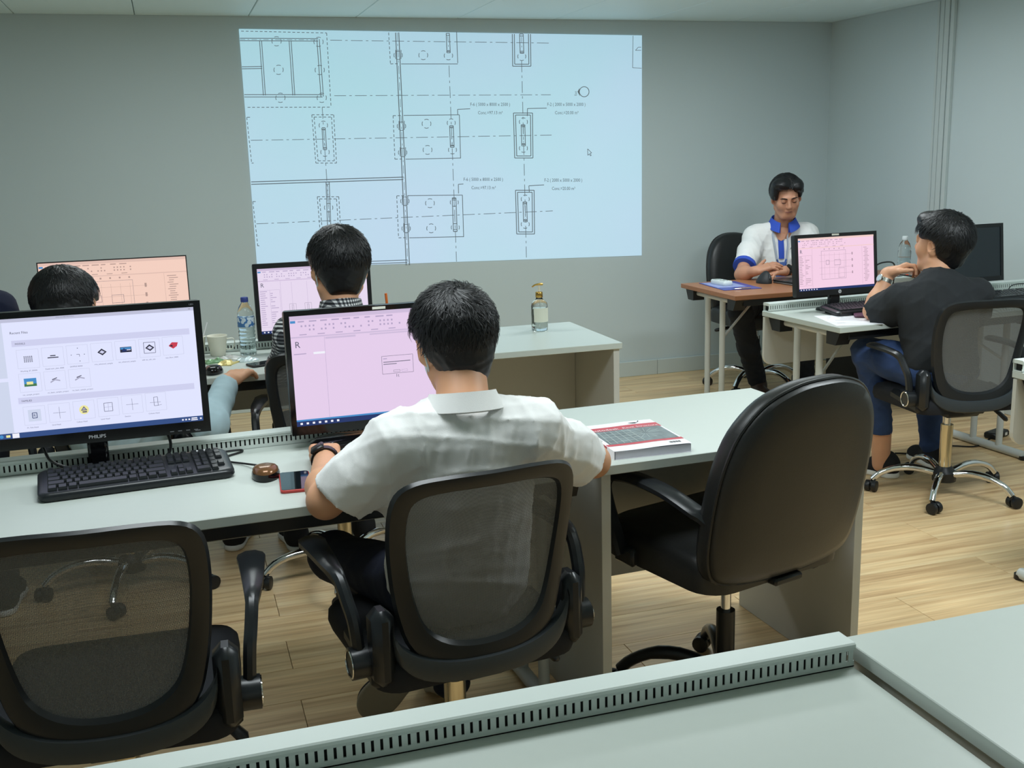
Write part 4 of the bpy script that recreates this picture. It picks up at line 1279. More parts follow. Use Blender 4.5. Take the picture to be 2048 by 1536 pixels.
cover_patch(-BW / 2, BD * 0.20, BW / 2, BD * 0.36, 0.0004, 'title_band', M_RED, fc)
cover_patch(-BW / 2, -BD * 0.33, BW / 2, -BD * 0.26, 0.0004, 'bottom_band', M_RED, fc)
pic = mat('cover_picture', (104, 116, 118), 0.4, noise=(34, 0.85))
cover_patch(-BW / 2 + 0.012, -BD * 0.27, BW / 2 - 0.006, BD * 0.215, 0.0007, 'cover_picture', pic, fc)
gr = MB()
pale = mat('cover_line', (196, 204, 200), 0.5)
def cl(x0, y0, x1, y1, w=0.0012):
    a, b = np.array((x0, y0)), np.array((x1, y1)); v = b - a
    n = np.array((-v[1], v[0])) / (np.linalg.norm(v) + 1e-9) * w / 2
    gr.add([cov(*(q), 0.0011) for q in (a + n, b + n, b - n, a - n)], [(0, 1, 2, 3)])
for i in range(6):
    cl(-0.09 + i * 0.019, -0.07, -0.082 + i * 0.017, 0.052)
for i in range(5):
    cl(-0.094, -0.06 + i * 0.026, 0.01, -0.05 + i * 0.022)
for i in range(14):
    a = R(10 + i * 23)
    cl(0.035 + 0.01 * math.cos(a), 0.0 + 0.01 * math.sin(a), 0.035 + 0.055 * math.cos(a), 0.0 + 0.045 * math.sin(a), 0.0009)
gr.build('picture_lines', pale, fc, smooth=0)['kind'] = 'stuff'
lt = MB(); put_text(lt, 'Autodesk', lambda x, y: cov(-BW / 2 + 0.010 + x, BD * 0.235 + y, 0.001), 0.021); lt.build('title_lettering', M_PAPER, fc, smooth=0)['kind'] = 'stuff'
lt = MB(); put_text(lt, 'Revit Structure', lambda x, y: cov(-0.004 + x, BD * 0.235 + y, 0.001), 0.017); lt.build('title_lettering', M_PAPER, fc, smooth=0)['kind'] = 'stuff'
lt = MB(); put_text(lt, 'Autodesk', lambda x, y: (-BW / 2 - 0.0023, 0.10 - x, 0.006 + y), 0.014); put_text(lt, '2020', lambda x, y: (-BW / 2 - 0.0023, 0.02 - x, 0.006 + y), 0.018); lt.build('spine_lettering', M_PAPER, bk, smooth=0)['kind'] = 'stuff'
br = MB()
for i in range(12):
    br.add([cov(0.055 + i * 0.0026, -0.118, 0.0008), cov(0.055 + i * 0.0026 + 0.0007 + 0.0008 * (i % 3), -0.118, 0.0008), cov(0.055 + i * 0.0026 + 0.0007 + 0.0008 * (i % 3), -0.104, 0.0008), cov(0.055 + i * 0.0026, -0.104, 0.0008)], [(0, 1, 2, 3)])
br.build('bar_code', M_BLACK, fc, smooth=0)['kind'] = 'stuff'
lt = MB()
lt.tube([cov(x, y, 0.0012) for x, y in spline([(0.03, 0.112), (0.05, 0.108), (0.062, 0.118), (0.066, 0.128)], 8)], [0.0004, 0.0012, 0.0018, 0.0006] * 2, 5)
lt.build('publisher_mark', M_DARKG, fc)

# ---- pump bottle
t = thing('pump_bottle', 'clear pump bottle of hand gel with a gold pump', 'bottle', (1.52, 4.44, 0.75), R(10))
body = [(0.030, 0.0), (0.035, 0.004), (0.0365, 0.02), (0.0365, 0.112), (0.034, 0.124), (0.026, 0.135), (0.016, 0.142), (0.0145, 0.150)]
MB().lathe(body, n=28).build('bottle_body', M_GLASS, t, smooth=60)
MB().lathe([(0.033, 0.004), (0.0345, 0.02), (0.0345, 0.100), (0.0345, 0.1005)], n=28).build('gel', mat('clear_gel', (240, 244, 240), 0.05, trans=1.0, ior=1.08), t, smooth=60)
lb = MB()
rg = []
for k in range(17):
    a = R(200 + 140 * k / 16)
    rg.append([(0.0372 * math.cos(a), 0.0372 * math.sin(a), z) for z in (0.042, 0.104)] + [(0.0376 * math.cos(a), 0.0376 * math.sin(a), z) for z in (0.104, 0.042)])
lb.loft(rg).build('label', mat('gel_label', (226, 226, 208), 0.5), t)
M_GOLD = mat('gold_metal', (196, 158, 84), 0.25, 1.0)
MB().lathe([(0.0145, 0.148), (0.016, 0.15), (0.016, 0.170), (0.013, 0.174)], n=24).build('pump_collar', M_GOLD, t)
MB().cyl((0, 0, 0.172), (0, 0, 0.198), 0.005).build('pump_stem', mat('cream_plastic', (226, 220, 200), 0.4), t)
MB().tube(spline([(0.016, 0, 0.205), (0.0, 0, 0.206), (-0.02, 0, 0.204), (-0.034, 0, 0.197)], 10), [0.009, 0.0095, 0.009, 0.0085, 0.008, 0.007, 0.006, 0.0055, 0.005, 0.0045], 12, flat=0.6).build('pump_head', M_GOLD, t)
MB().cyl((0, 0, 0.01), (0.004, 0, 0.145), 0.0025, n=8).build('dip_tube', M_GLASS, t)

# ---- water bottles
def water_bottle(label, loc, cap, lab, sc=1.0):
    t = thing('water_bottle', label, 'bottle', loc, 0, 'clear water bottles')
    prof = [(0.026, 0.0), (0.032, 0.004), (0.033, 0.012)]
    z = 0.018
    for i in range(6):
        prof += [(0.033, z), (0.0305, z + 0.006), (0.033, z + 0.012)]
        z += 0.015
    prof += [(0.033, 0.112), (0.033, 0.152)]
    for i in range(2):
        prof += [(0.031, 0.157 + i * 0.012), (0.0325 - 0.003 * i, 0.163 + i * 0.012)]
    prof += [(0.024, 0.192), (0.014, 0.206), (0.0125, 0.214), (0.0125, 0.220)]
    MB().lathe([(r * sc, zz * sc) for r, zz in prof], n=24).build('bottle_body', M_GLASS, t, smooth=30)
    MB().lathe([(0.030 * sc, 0.004 * sc), (0.0300 * sc, 0.12 * sc), (0.0300 * sc, 0.1205 * sc)], n=20).build('water', mat('water', (235, 244, 246), 0.02, trans=1.0, ior=1.1), t)
    if lab:
        MB().lathe([(0.0334 * sc, 0.113 * sc), (0.0340 * sc, 0.114 * sc), (0.0340 * sc, 0.150 * sc), (0.0334 * sc, 0.151 * sc)], n=24).build('label', lab, t)
    MB().lathe([(0.0145 * sc, 0.210 * sc), (0.0150 * sc, 0.212 * sc), (0.0150 * sc, 0.226 * sc), (0.0135 * sc, 0.229 * sc)], n=20).build('cap', cap, t)
    return t
lab = bpy.data.materials.new('blue_white_label'); lab.use_nodes = True
_nt = lab.node_tree; _b = _nt.nodes['Principled BSDF']; _b.inputs['Roughness'].default_value = 0.35
_tc = _nt.nodes.new('ShaderNodeTexCoord'); _n = _nt.nodes.new('ShaderNodeTexVoronoi'); _n.inputs['Scale'].default_value = 55
_r = _nt.nodes.new('ShaderNodeValToRGB'); _r.color_ramp.interpolation = 'CONSTANT'
_r.color_ramp.elements[0].color = lin((206, 222, 232)) + (1,); _r.color_ramp.elements[1].position = 0.5; _r.color_ramp.elements[1].color = lin((64, 118, 176)) + (1,)
_nt.links.new(_tc.outputs['Object'], _n.inputs['Vector']); _nt.links.new(_n.outputs['Distance'], _r.inputs['Fac']); _nt.links.new(_r.outputs['Color'], _b.inputs['Base Color'])
water_bottle('tall clear water bottle with blue cap and label on the rear table', (0.258, 4.425, 0.75), mat('navy_cap', (58, 74, 150), 0.4), lab, 1.02)
water_bottle('clear water bottle with a pale cap behind the black shirt person', (3.975, 5.165, 0.75), mat('pale_cap', (214, 222, 224), 0.4), None, 1.1)

# ---- paper cups with handles
def paper_cup(label, loc, rz, stir):
    t = thing('paper_cup', label, 'cup', loc, rz, 'cream paper cups')
    MB().lathe([(0.028, 0.0), (0.030, 0.002), (0.040, 0.078), (0.0415, 0.080), (0.040, 0.082), (0.038, 0.080), (0.029, 0.006), (0.002, 0.005)], n=28).build('cup_body', M_CUP, t, smooth=50)
    path = [(0.036, 0, 0.066), (0.060, 0, 0.068), (0.068, 0, 0.058), (0.066, 0, 0.036), (0.054, 0, 0.024), (0.033, 0, 0.024)]
    MB().tube(spline(path, 16), 0.007, 8, flat=0.25).build('handle', M_CUP, t)
    if stir:
        MB().cyl((-0.01, 0.0, 0.02), (-0.05, -0.01, 0.135), 0.0025, n=8).build('stirrer', M_PAPER, t)
    return t
paper_cup('cream paper cup with handle and stirrer beside the water bottle', (0.140, 4.455, 0.75), R(-8), False)
paper_cup('cream paper cup with a stick, half hidden by the front cup', (0.056, 4.470, 0.75), R(170), True)
paper_cup('cream paper cup half hidden behind the black shirt person\'s arm', (3.34, 4.405, 0.75), R(60), False)
# lidded drink with orange straw
t = thing('plastic_cup', 'clear domed plastic cup with an orange straw on the rear desk', 'cup', (0.845, 4.40, 0.75))
MB().lathe([(0.027, 0), (0.029, 0.003), (0.042, 0.125), (0.044, 0.127)], n=24).build('cup_body', M_GLASS, t, smooth=50)
MB().lathe([(0.045, 0.127), (0.046, 0.132), (0.043, 0.145), (0.034, 0.160), (0.018, 0.170), (0.008, 0.172)], n=24).build('dome_lid', M_GLASS, t, smooth=50)
MB().lathe([(0.026, 0.004), (0.035, 0.075), (0.035, 0.0755)], n=20).build('drink', mat('milk_tea', (150, 110, 76), 0.3), t)
MB().cyl((0.0, 0.005, 0.01), (-0.014, 0.0, 0.215), 0.0055, n=10).build('straw', mat('orange_plastic', (234, 116, 44), 0.4), t)

# ---- crumpled snack wrappers
wr_m = [mat('foil_green', (120, 160, 120), 0.3, 0.3, noise=(60, 0.5)), mat('foil_white', (222, 226, 222), 0.3, 0.2, noise=(50, 0.35)), mat('foil_yellow', (206, 190, 120), 0.3, 0.2, noise=(60, 0.5)), mat('foil_pale', (204, 220, 222), 0.25, 0.3, noise=(45, 0.4))]
for i, (x, y, sx, sy, rz, lb_) in enumerate(((0.118, 4.30, 0.07, 0.05, 0.4, 'crumpled green and white snack wrapper nearest the paper cups'), (0.185, 4.335, 0.065, 0.04, -0.5, 'crumpled white snack wrapper beside the water bottle foot'),
                                             (0.165, 4.235, 0.06, 0.045, 1.1, 'crumpled yellowish snack wrapper above the black mouse'), (0.245, 4.275, 0.065, 0.05, 0.2, 'crumpled pale foil wrapper near the reaching fingers'))):
    r = random.Random(50 + i)
    n = 7
    V = []
    for a in range(n):
        for b in range(n):
            e = min(a, b, n - 1 - a, n - 1 - b)
            V.append(((a / (n - 1) - 0.5) * sx * 1.2 + r.uniform(-.004, .004), (b / (n - 1) - 0.5) * sy * 1.2 + r.uniform(-.004, .004), 0.002 + (r.uniform(0.0, 0.016) if e else r.uniform(0, 0.005))))
    top = len(V)
    V2 = V + [(x_, y_, 0.0) for x_, y_, z_ in V]
    Fq = [(a * n + b, (a + 1) * n + b, (a + 1) * n + b + 1, a * n + b + 1) for a in range(n - 1) for b in range(n - 1)]
    Fq += [tuple(q + top for q in f[::-1]) for f in Fq[:(n - 1) * (n - 1)]]
    rim = [a * n for a in range(n)] + [(n - 1) * n + b for b in range(1, n)] + [a * n + n - 1 for a in range(n - 2, -1, -1)] + [b for b in range(n - 2, 0, -1)]
    for q in range(len(rim)):
        p0, p1 = rim[q], rim[(q + 1) % len(rim)]
        Fq.append((p0, p1, p1 + top, p0 + top))
    o = MB().add(V2, Fq).build('snack_wrapper', wr_m[i], None, smooth=0)
    o.location = (x, y, 0.75); o.rotation_euler = (0, 0, rz)
    tag(o, lb_, 'wrapper', 'snack wrappers on the rear table')

# ---- instructor's table
t = thing('clipboard', 'blue clipboard lying on the cherry wood table', 'clipboard', (3.005, 5.425, 0.75), R(-5))
MB().box((0, 0, 0.0015), (0.225, 0.36, 0.003), ch=0.001).build('board', mat('blue_board', (58, 72, 160), 0.35), t, smooth=0)
MB().box((-0.02, 0.04, 0.0035), (0.17, 0.24, 0.0008)).build('sheet', mat('lilac_sheet', (150, 160, 206), 0.6), t, smooth=0)
MB().box((0, -0.168, 0.006), (0.10, 0.022, 0.006), ch=0.002).build('clip', M_CHROME, t)
t = thing('remote_control', 'white remote control lying on the blue clipboard', 'remote control', (2.982, 5.478, 0.7545), R(4))
MB().loft([[(x * k, y * k2, z) for x, y in rrect(0.062, 0.15, 0.014, 4)] for k, k2, z in ((0.92, 0.96, 0), (1, 1, 0.006), (1, 1, 0.018), (0.9, 0.95, 0.025))]).build('body', mat('white_remote', (226, 234, 232), 0.4), t, smooth=50)
MB().box((0, 0.045, 0.0255), (0.04, 0.03, 0.001)).build('display', mat('lcd_grey', (150, 164, 160), 0.3), t, smooth=0)
for i in range(3):
    for j in range(2):
        MB().lathe([(0.005, 0.025), (0.0045, 0.0268)], (-0.011 + j * 0.022, -0.005 - i * 0.018, 0), 10).build('button', mat('grey_button', (120, 128, 130), 0.5), t)
t = thing('laptop', 'closed black laptop beside the upright mouse', 'laptop', (3.46, 5.33, 0.75), R(6))
MB().box((0, 0, 0.006), (0.33, 0.23, 0.011), ch=0.004).build('base', mat('grey_laptop', (120, 118, 116), 0.35, 0.4), t)
MB().box((0, 0.002, 0.0162), (0.33, 0.23, 0.009), ch=0.003).build('lid', M_SATIN, t)
t = thing('power_strip', 'white power strip with red switches behind the black shirt person', 'power strip', (3.93, 5.085, 0.75), R(2))
MB().box((0, 0, 0.018), (0.36, 0.06, 0.036), ch=0.006).build('body', M_DUCT, t)
for i in range(4):
    MB().box((-0.135 + i * 0.08, -0.006, 0.0365), (0.034, 0.03, 0.002), ch=0.0008).build('socket', M_DARKG, t, smooth=0)
    MB().box((-0.135 + i * 0.08, 0.02, 0.038), (0.014, 0.010, 0.005), ch=0.001).build('switch', mat('red_switch', (206, 70, 50), 0.4, emit=((230, 60, 40), 0.4)), t, smooth=0)

# ---- papers on the right table
def sheet_of_paper(label, loc, rz, w=0.21, l=0.297, curl=0.0):
    mb = MB()
    n = 8
    up = [((a / n - 0.5) * w, s_ * l / 2, 0.0006 + curl * (a / n - 0.5) ** 2) for a in range(n + 1) for s_ in (-1, 1)]
    dn = [(x, y, z - 0.0005) for x, y, z in up]
    m = len(up)
    Fq = []
    for a in range(n):
        i = a * 2
        Fq += [(i, i + 2, i + 3, i + 1), (m + i, m + i + 1, m + i + 3, m + i + 2), (i, m + i, m + i + 2, i + 2), (i + 1, i + 3, m + i + 3, m + i + 1)]
    Fq += [(0, 1, m + 1, m), (2 * n, m + 2 * n, m + 2 * n + 1, 2 * n + 1)]
    o = mb.add(up + dn, Fq).build('paper_sheet', M_PAPER, None, smooth=50)
    o.location = loc; o.rotation_euler = (0, 0, rz)
    ink_ = MB()
    for i in range(9):
        ink_.box((-0.02 + 0.02 * (i % 2), l * 0.32 - i * 0.022, 0.0009 + curl * 0.01), (w * (0.55 if i % 3 else 0.4), 0.003, 0.0002))
    ink_.build('print_lines', mat('grey_ink', (150, 150, 156), 0.7), o, smooth=0)['kind'] = 'stuff'
    return tag(o, label, 'paper', 'loose papers on the right table')
sheet_of_paper('white paper sheet under the purple phone', (2.915, 4.115, 0.7505), R(-38))
sheet_of_paper('white paper sheet pushed under the other, near the table edge', (2.86, 4.085, 0.7498), R(-14))

# ---- computers on the floor
def pc_tower(label, loc, rz, s=(0.18, 0.40, 0.38)):
    t = thing('computer_tower', label, 'computer', loc, rz, 'black computer towers')
    MB().box((0, 0, s[2] / 2 + 0.012), s, ch=0.006).build('case', M_BLACK, t)
    MB().box((0, -s[1] / 2 - 0.004, s[2] / 2 + 0.012), (s[0] * 0.96, 0.012, s[2] * 0.97), ch=0.004).build('front_panel', M_GLOSSB, t)
    MB().box((-s[0] * 0.2, -s[1] / 2 - 0.011, s[2] * 0.62), (0.012, 0.003, s[2] * 0.5)).build('trim_strip', mat('grey_strip', (120, 124, 126), 0.4), t, smooth=0)
    MB().lathe([(0.010, 0), (0.009, 0.003)], (s[0] * 0.1, -s[1] / 2 - 0.010, s[2] * 0.25), 14, rotx(R(90))).build('power_button', M_CHROME, t)
    for x in (-1, 1):
        for y in (-1, 1):
            MB().lathe([(0.012, 0), (0.012, 0.013)], (x * s[0] * 0.38, y * s[1] * 0.42, 0), 10).build('rubber_foot', M_BLACK, t)
    return t
pc_tower('black computer tower on the floor beyond the jeans', (4.20, 5.87, 0), R(4), (0.19, 0.42, 0.24))
# black cable sleeves and cords
def cord(label, pts, r=0.0028, m=None, n=40):
    o = MB().tube(spline(pts, n), r, 7).build('cable', m or M_BLACK, None)
    return tag(o, label, 'cable', 'black cables')
cord('black cord looping from the brown mouse to behind the large keyboard', [(0.155, 2.692, 0.765), (0.13, 2.75, 0.756), (0.09, 2.80, 0.7535), (0.085, 2.845, 0.7535), (0.13, 2.885, 0.7535), (0.12, 2.905, 0.7535), (0.05, 2.895, 0.7535), (0.0, 2.885, 0.754)])
cord('black monitor cable drooping right of the near monitor stand', [(-0.06, 2.885, 0.84), (-0.05, 2.875, 0.80), (-0.06, 2.87, 0.77), (-0.10, 2.868, 0.757), (-0.16, 2.875, 0.757), (-0.19, 2.882, 0.76)], 0.004)
cord('black monitor cable drooping left of the near monitor stand', [(-0.36, 2.885, 0.82), (-0.345, 2.875, 0.785), (-0.31, 2.87, 0.765), (-0.275, 2.875, 0.76), (-0.265, 2.88, 0.765)], 0.004)
cord('black cable arching behind the rose floor plan screen', [(3.26, 4.47, 0.93), (3.34, 4.50, 0.945), (3.44, 4.55, 0.93), (3.50, 4.62, 0.86), (3.52, 4.66, 0.78)], 0.004)
cord('black cable draped over the white power strip', [(3.60, 5.10, 0.757), (3.70, 5.07, 0.78), (3.82, 5.05, 0.80), (3.92, 5.045, 0.79), (4.02, 5.04, 0.76)], 0.004)
cord('thin black cable curling in front of the dark monitor', [(3.99, 4.36, 0.758), (4.03, 4.40, 0.79), (4.10, 4.42, 0.80), (4.20, 4.42, 0.79), (4.28, 4.42, 0.757)], 0.0025)
cord('black cable lying on the floor under the right hand chair', [(3.35, 4.35, 0.005), (3.50, 4.28, 0.005), (3.66, 4.36, 0.005), (3.80, 4.30, 0.005), (3.98, 4.40, 0.005)], 0.004)
t = thing('power_adapter', 'black power adapter on the floor at the right edge', 'adapter', (4.03, 4.42, 0), R(20))
MB().box((0, 0, 0.017), (0.14, 0.07, 0.034), ch=0.008).build('brick', M_BLACK, t)
MB().box((0.03, -0.036, 0.018), (0.02, 0.003, 0.014)).build('plug', M_RUBW, t, smooth=0)

# ================================================================== signed-distance modelling for bodies
class Fld:
    def __init__(s, lo, hi, h):
        s.lo = np.array(lo, float)
        s.h = h
        s.n = np.ceil((np.array(hi, float) - s.lo) / h).astype(int) + 1
        s.v = np.full(tuple(s.n), 1.0, np.float32)
        s.ax = [(s.lo[i] + h * np.arange(s.n[i])).astype(np.float32) for i in range(3)]
    def blk(s, lo, hi):
        a = np.clip(np.floor((np.array(lo) - s.lo) / s.h).astype(int), 0, s.n)
        b = np.clip(np.ceil((np.array(hi) - s.lo) / s.h).astype(int) + 1, 0, s.n)
        if np.any(b <= a):
            return None, None
        sl = tuple(slice(a[i], b[i]) for i in range(3))
        g = (s.ax[0][sl[0]][:, None, None], s.ax[1][sl[1]][None, :, None], s.ax[2][sl[2]][None, None, :])
        return sl, g
    def put(s, sl, d, k, op):
        a = s.v[sl]
        if op == 's':
            d = -d
            if k > 0:
                t = np.clip(0.5 - 0.5 * (a - d) / k, 0, 1)
                s.v[sl] = a * (1 - t) + d * t + k * t * (1 - t)
            else:
                s.v[sl] = np.maximum(a, d)
        elif k > 0:
            t = np.clip(0.5 + 0.5 * (a - d) / k, 0, 1)
            s.v[sl] = a * (1 - t) + d * t - k * t * (1 - t)
        else:
            s.v[sl] = np.minimum(a, d)
    def cone(s, a, b, ra, rb, k=0.01, op='u', cap=None):
        a = np.asarray(a, float); b = np.asarray(b, float)
        m = max(ra, rb) + k + 3 * s.h
        sl, g = s.blk(np.minimum(a, b) - m, np.maximum(a, b) + m)
        if sl is None:
            return s
        ab = b - a
        L2 = float(ab @ ab) + 1e-9
        t = ((g[0] - a[0]) * ab[0] + (g[1] - a[1]) * ab[1] + (g[2] - a[2]) * ab[2]) / L2
        t = np.clip(t, 0, 1)
        d = np.sqrt((g[0] - a[0] - t * ab[0]) ** 2 + (g[1] - a[1] - t * ab[1]) ** 2 + (g[2] - a[2] - t * ab[2]) ** 2) - (ra + t * (rb - ra))
        if cap is not None:
            c, n = cap
            n = norm(n)
            d = np.maximum(d, (g[0] - c[0]) * n[0] + (g[1] - c[1]) * n[1] + (g[2] - c[2]) * n[2])
        s.put(sl, d, k, op)
        return s
    def chain(s, pts, rad, k=0.01, op='u', cap=None):
        for i in range(len(pts) - 1):
            s.cone(pts[i], pts[i + 1], rad[i], rad[i + 1], k, op, cap if i == len(pts) - 2 else None)
        return s
    def ell(s, c, r, M=None, k=0.01, op='u'):
        c = np.asarray(c, float); r = np.asarray(r, float)
        m = max(r) + k + 3 * s.h
        sl, g = s.blk(c - m, c + m)
        if sl is None:
            return s
        p = [g[i] - c[i] for i in range(3)]
        if M is not None:
            M = np.asarray(M)
            p = [p[0] * M[0, i] + p[1] * M[1, i] + p[2] * M[2, i] for i in range(3)]
        k0 = np.sqrt((p[0] / r[0]) ** 2 + (p[1] / r[1]) ** 2 + (p[2] / r[2]) ** 2)
        k1 = np.sqrt((p[0] / r[0] ** 2) ** 2 + (p[1] / r[1] ** 2) ** 2 + (p[2] / r[2] ** 2) ** 2) + 1e-6
        s.put(sl, k0 * (k0 - 1) / k1, k, op)
        return s
    def box(s, c, hf, M=None, rr=0.01, k=0.01, op='u'):
        c = np.asarray(c, float)
        m = float(np.linalg.norm(hf)) + k + 3 * s.h
        sl, g = s.blk(c - m, c + m)
        if sl is None:
            return s
        p = [g[i] - c[i] for i in range(3)]
        if M is not None:
            M = np.asarray(M)
            p = [p[0] * M[0, i] + p[1] * M[1, i] + p[2] * M[2, i] for i in range(3)]
        q = [np.abs(p[i]) - (hf[i] - rr) for i in range(3)]
        d = np.sqrt(sum(np.maximum(x, 0) ** 2 for x in np.broadcast_arrays(*q))) + np.minimum(np.maximum(np.maximum(q[0], q[1]), q[2]), 0) - rr
        s.put(sl, d, k, op)
        return s
    def plane(s, c, n):
        """keep the side behind the plane"""
        n = norm(n)
        s.v = np.maximum(s.v, ((s.ax[0][:, None, None] - c[0]) * n[0] + (s.ax[1][None, :, None] - c[1]) * n[1] + (s.ax[2][None, None, :] - c[2]) * n[2]).astype(np.float32))
        return s
    def folds(s, amp, freq, seed=0, aniso=(1, 1, 1)):
        """cloth folds: warped waves added to the distance"""
        r = np.random.RandomState(seed)
        x, y, z = np.meshgrid(*s.ax, indexing='ij', sparse=True)
        acc = 0
        for i in range(4):
            d = norm(r.normal(size=3) * np.array(aniso))
            d2 = norm(r.normal(size=3))
            f = freq * (0.6 + 0.5 * i)
            w = 1.3 * np.sin((d2[0] * x + d2[1] * y + d2[2] * z) * freq * 0.5 + r.rand() * 6)
            v = np.sin((d[0] * x + d[1] * y + d[2] * z) * f + w + r.rand() * 6)
            acc = acc + (1 - np.abs(v)) ** 2 / (1 + 0.5 * i)
        s.v = s.v - (amp * (acc - 0.8)).astype(np.float32)
        return s
    def mesh(s):
        v = s.v
        ins = v < 0
        ins[0] = ins[-1] = False; ins[:, 0] = ins[:, -1] = False; ins[:, :, 0] = ins[:, :, -1] = False
        v = np.where(ins, v, np.maximum(v, 1e-5))
        nx, ny, nz = v.shape
        cnt = np.zeros((nx - 1, ny - 1, nz - 1), np.int8)
        for dx in (0, 1):
            for dy in (0, 1):
                for dz in (0, 1):
                    cnt += ins[dx:nx - 1 + dx, dy:ny - 1 + dy, dz:nz - 1 + dz]
        act = (cnt > 0) & (cnt < 8)
        I = np.argwhere(act)
        idx = np.full(act.shape, -1, np.int32)
        idx[act] = np.arange(len(I))
        acc = np.zeros((len(I), 3)); w = np.zeros(len(I))
        for ax in range(3):
            for da in (0, 1):
                for db in (0, 1):
                    o = [0, 0, 0]
                    oth = [a for a in range(3) if a != ax]
                    o[oth[0]], o[oth[1]] = da, db
                    p = I + o
                    q = p.copy(); q[:, ax] += 1
                    a = v[p[:, 0], p[:, 1], p[:, 2]]; b = v[q[:, 0], q[:, 1], q[:, 2]]
                    c = (a < 0) != (b < 0)
                    t = np.where(c, a / np.where(c, a - b, 1), 0)
                    pos = p.astype(float); pos[:, ax] += t
                    acc += np.where(c[:, None], pos, 0); w += c
        V = s.lo + s.h * acc / w[:, None]
        F = []
        for ax in range(3):
            a = [slice(None)] * 3; b = [slice(None)] * 3
            a[ax] = slice(0, -1); b[ax] = slice(1, None)
            A, B = ins[tuple(a)], ins[tuple(b)]
            E = np.argwhere(A != B)
            u, w_ = [(1, 2), (2, 0), (0, 1)][ax]
            E = E[(E[:, u] > 0) & (E[:, w_] > 0) & (E[:, u] < v.shape[u] - 1) & (E[:, w_] < v.shape[w_] - 1)]
            sg = A[E[:, 0], E[:, 1], E[:, 2]]
            def at(du, dw):
                p = E.copy(); p[:, u] += du; p[:, w_] += dw
                return idx[p[:, 0], p[:, 1], p[:, 2]]
            q = np.stack([at(-1, -1), at(0, -1), at(0, 0), at(-1, 0)], 1)
            q[~sg] = q[~sg][:, ::-1]
            F.append(q)
        return V, np.vstack(F)

def np_mesh(name, parts, m, parent=None, origin=(0, 0, 0)):
    """join (V, quads) pieces into one smooth mesh object, vertices given in world space"""
    V = np.vstack([p[0] for p in parts]) - np.array(origin, float)
    off = 0
    Q = []
    for p in parts:
        Q.append(p[1] + off); off += len(p[0])
    Q = np.vstack(Q)
    me = bpy.data.meshes.new(name)
    me.vertices.add(len(V)); me.vertices.foreach_set('co', V.astype(np.float32).ravel())
    me.loops.add(Q.size); me.loops.foreach_set('vertex_index', Q.astype(np.int32).ravel())
    me.polygons.add(len(Q)); me.polygons.foreach_set('loop_start', (np.arange(len(Q)) * 4).astype(np.int32))
    me.polygons.foreach_set('loop_total', np.full(len(Q), 4, np.int32))
    me.update(calc_edges=True)
    me.validate()
    me.materials.append(m)
    me.shade_smooth()
    o = bpy.data.objects.new(name, me)
    C.objects.link(o)
    if parent:
        o.parent = parent
    return o

def bounds(pts, m):
    P = np.array(pts, float)
    return P.min(0) - m, P.max(0) + m

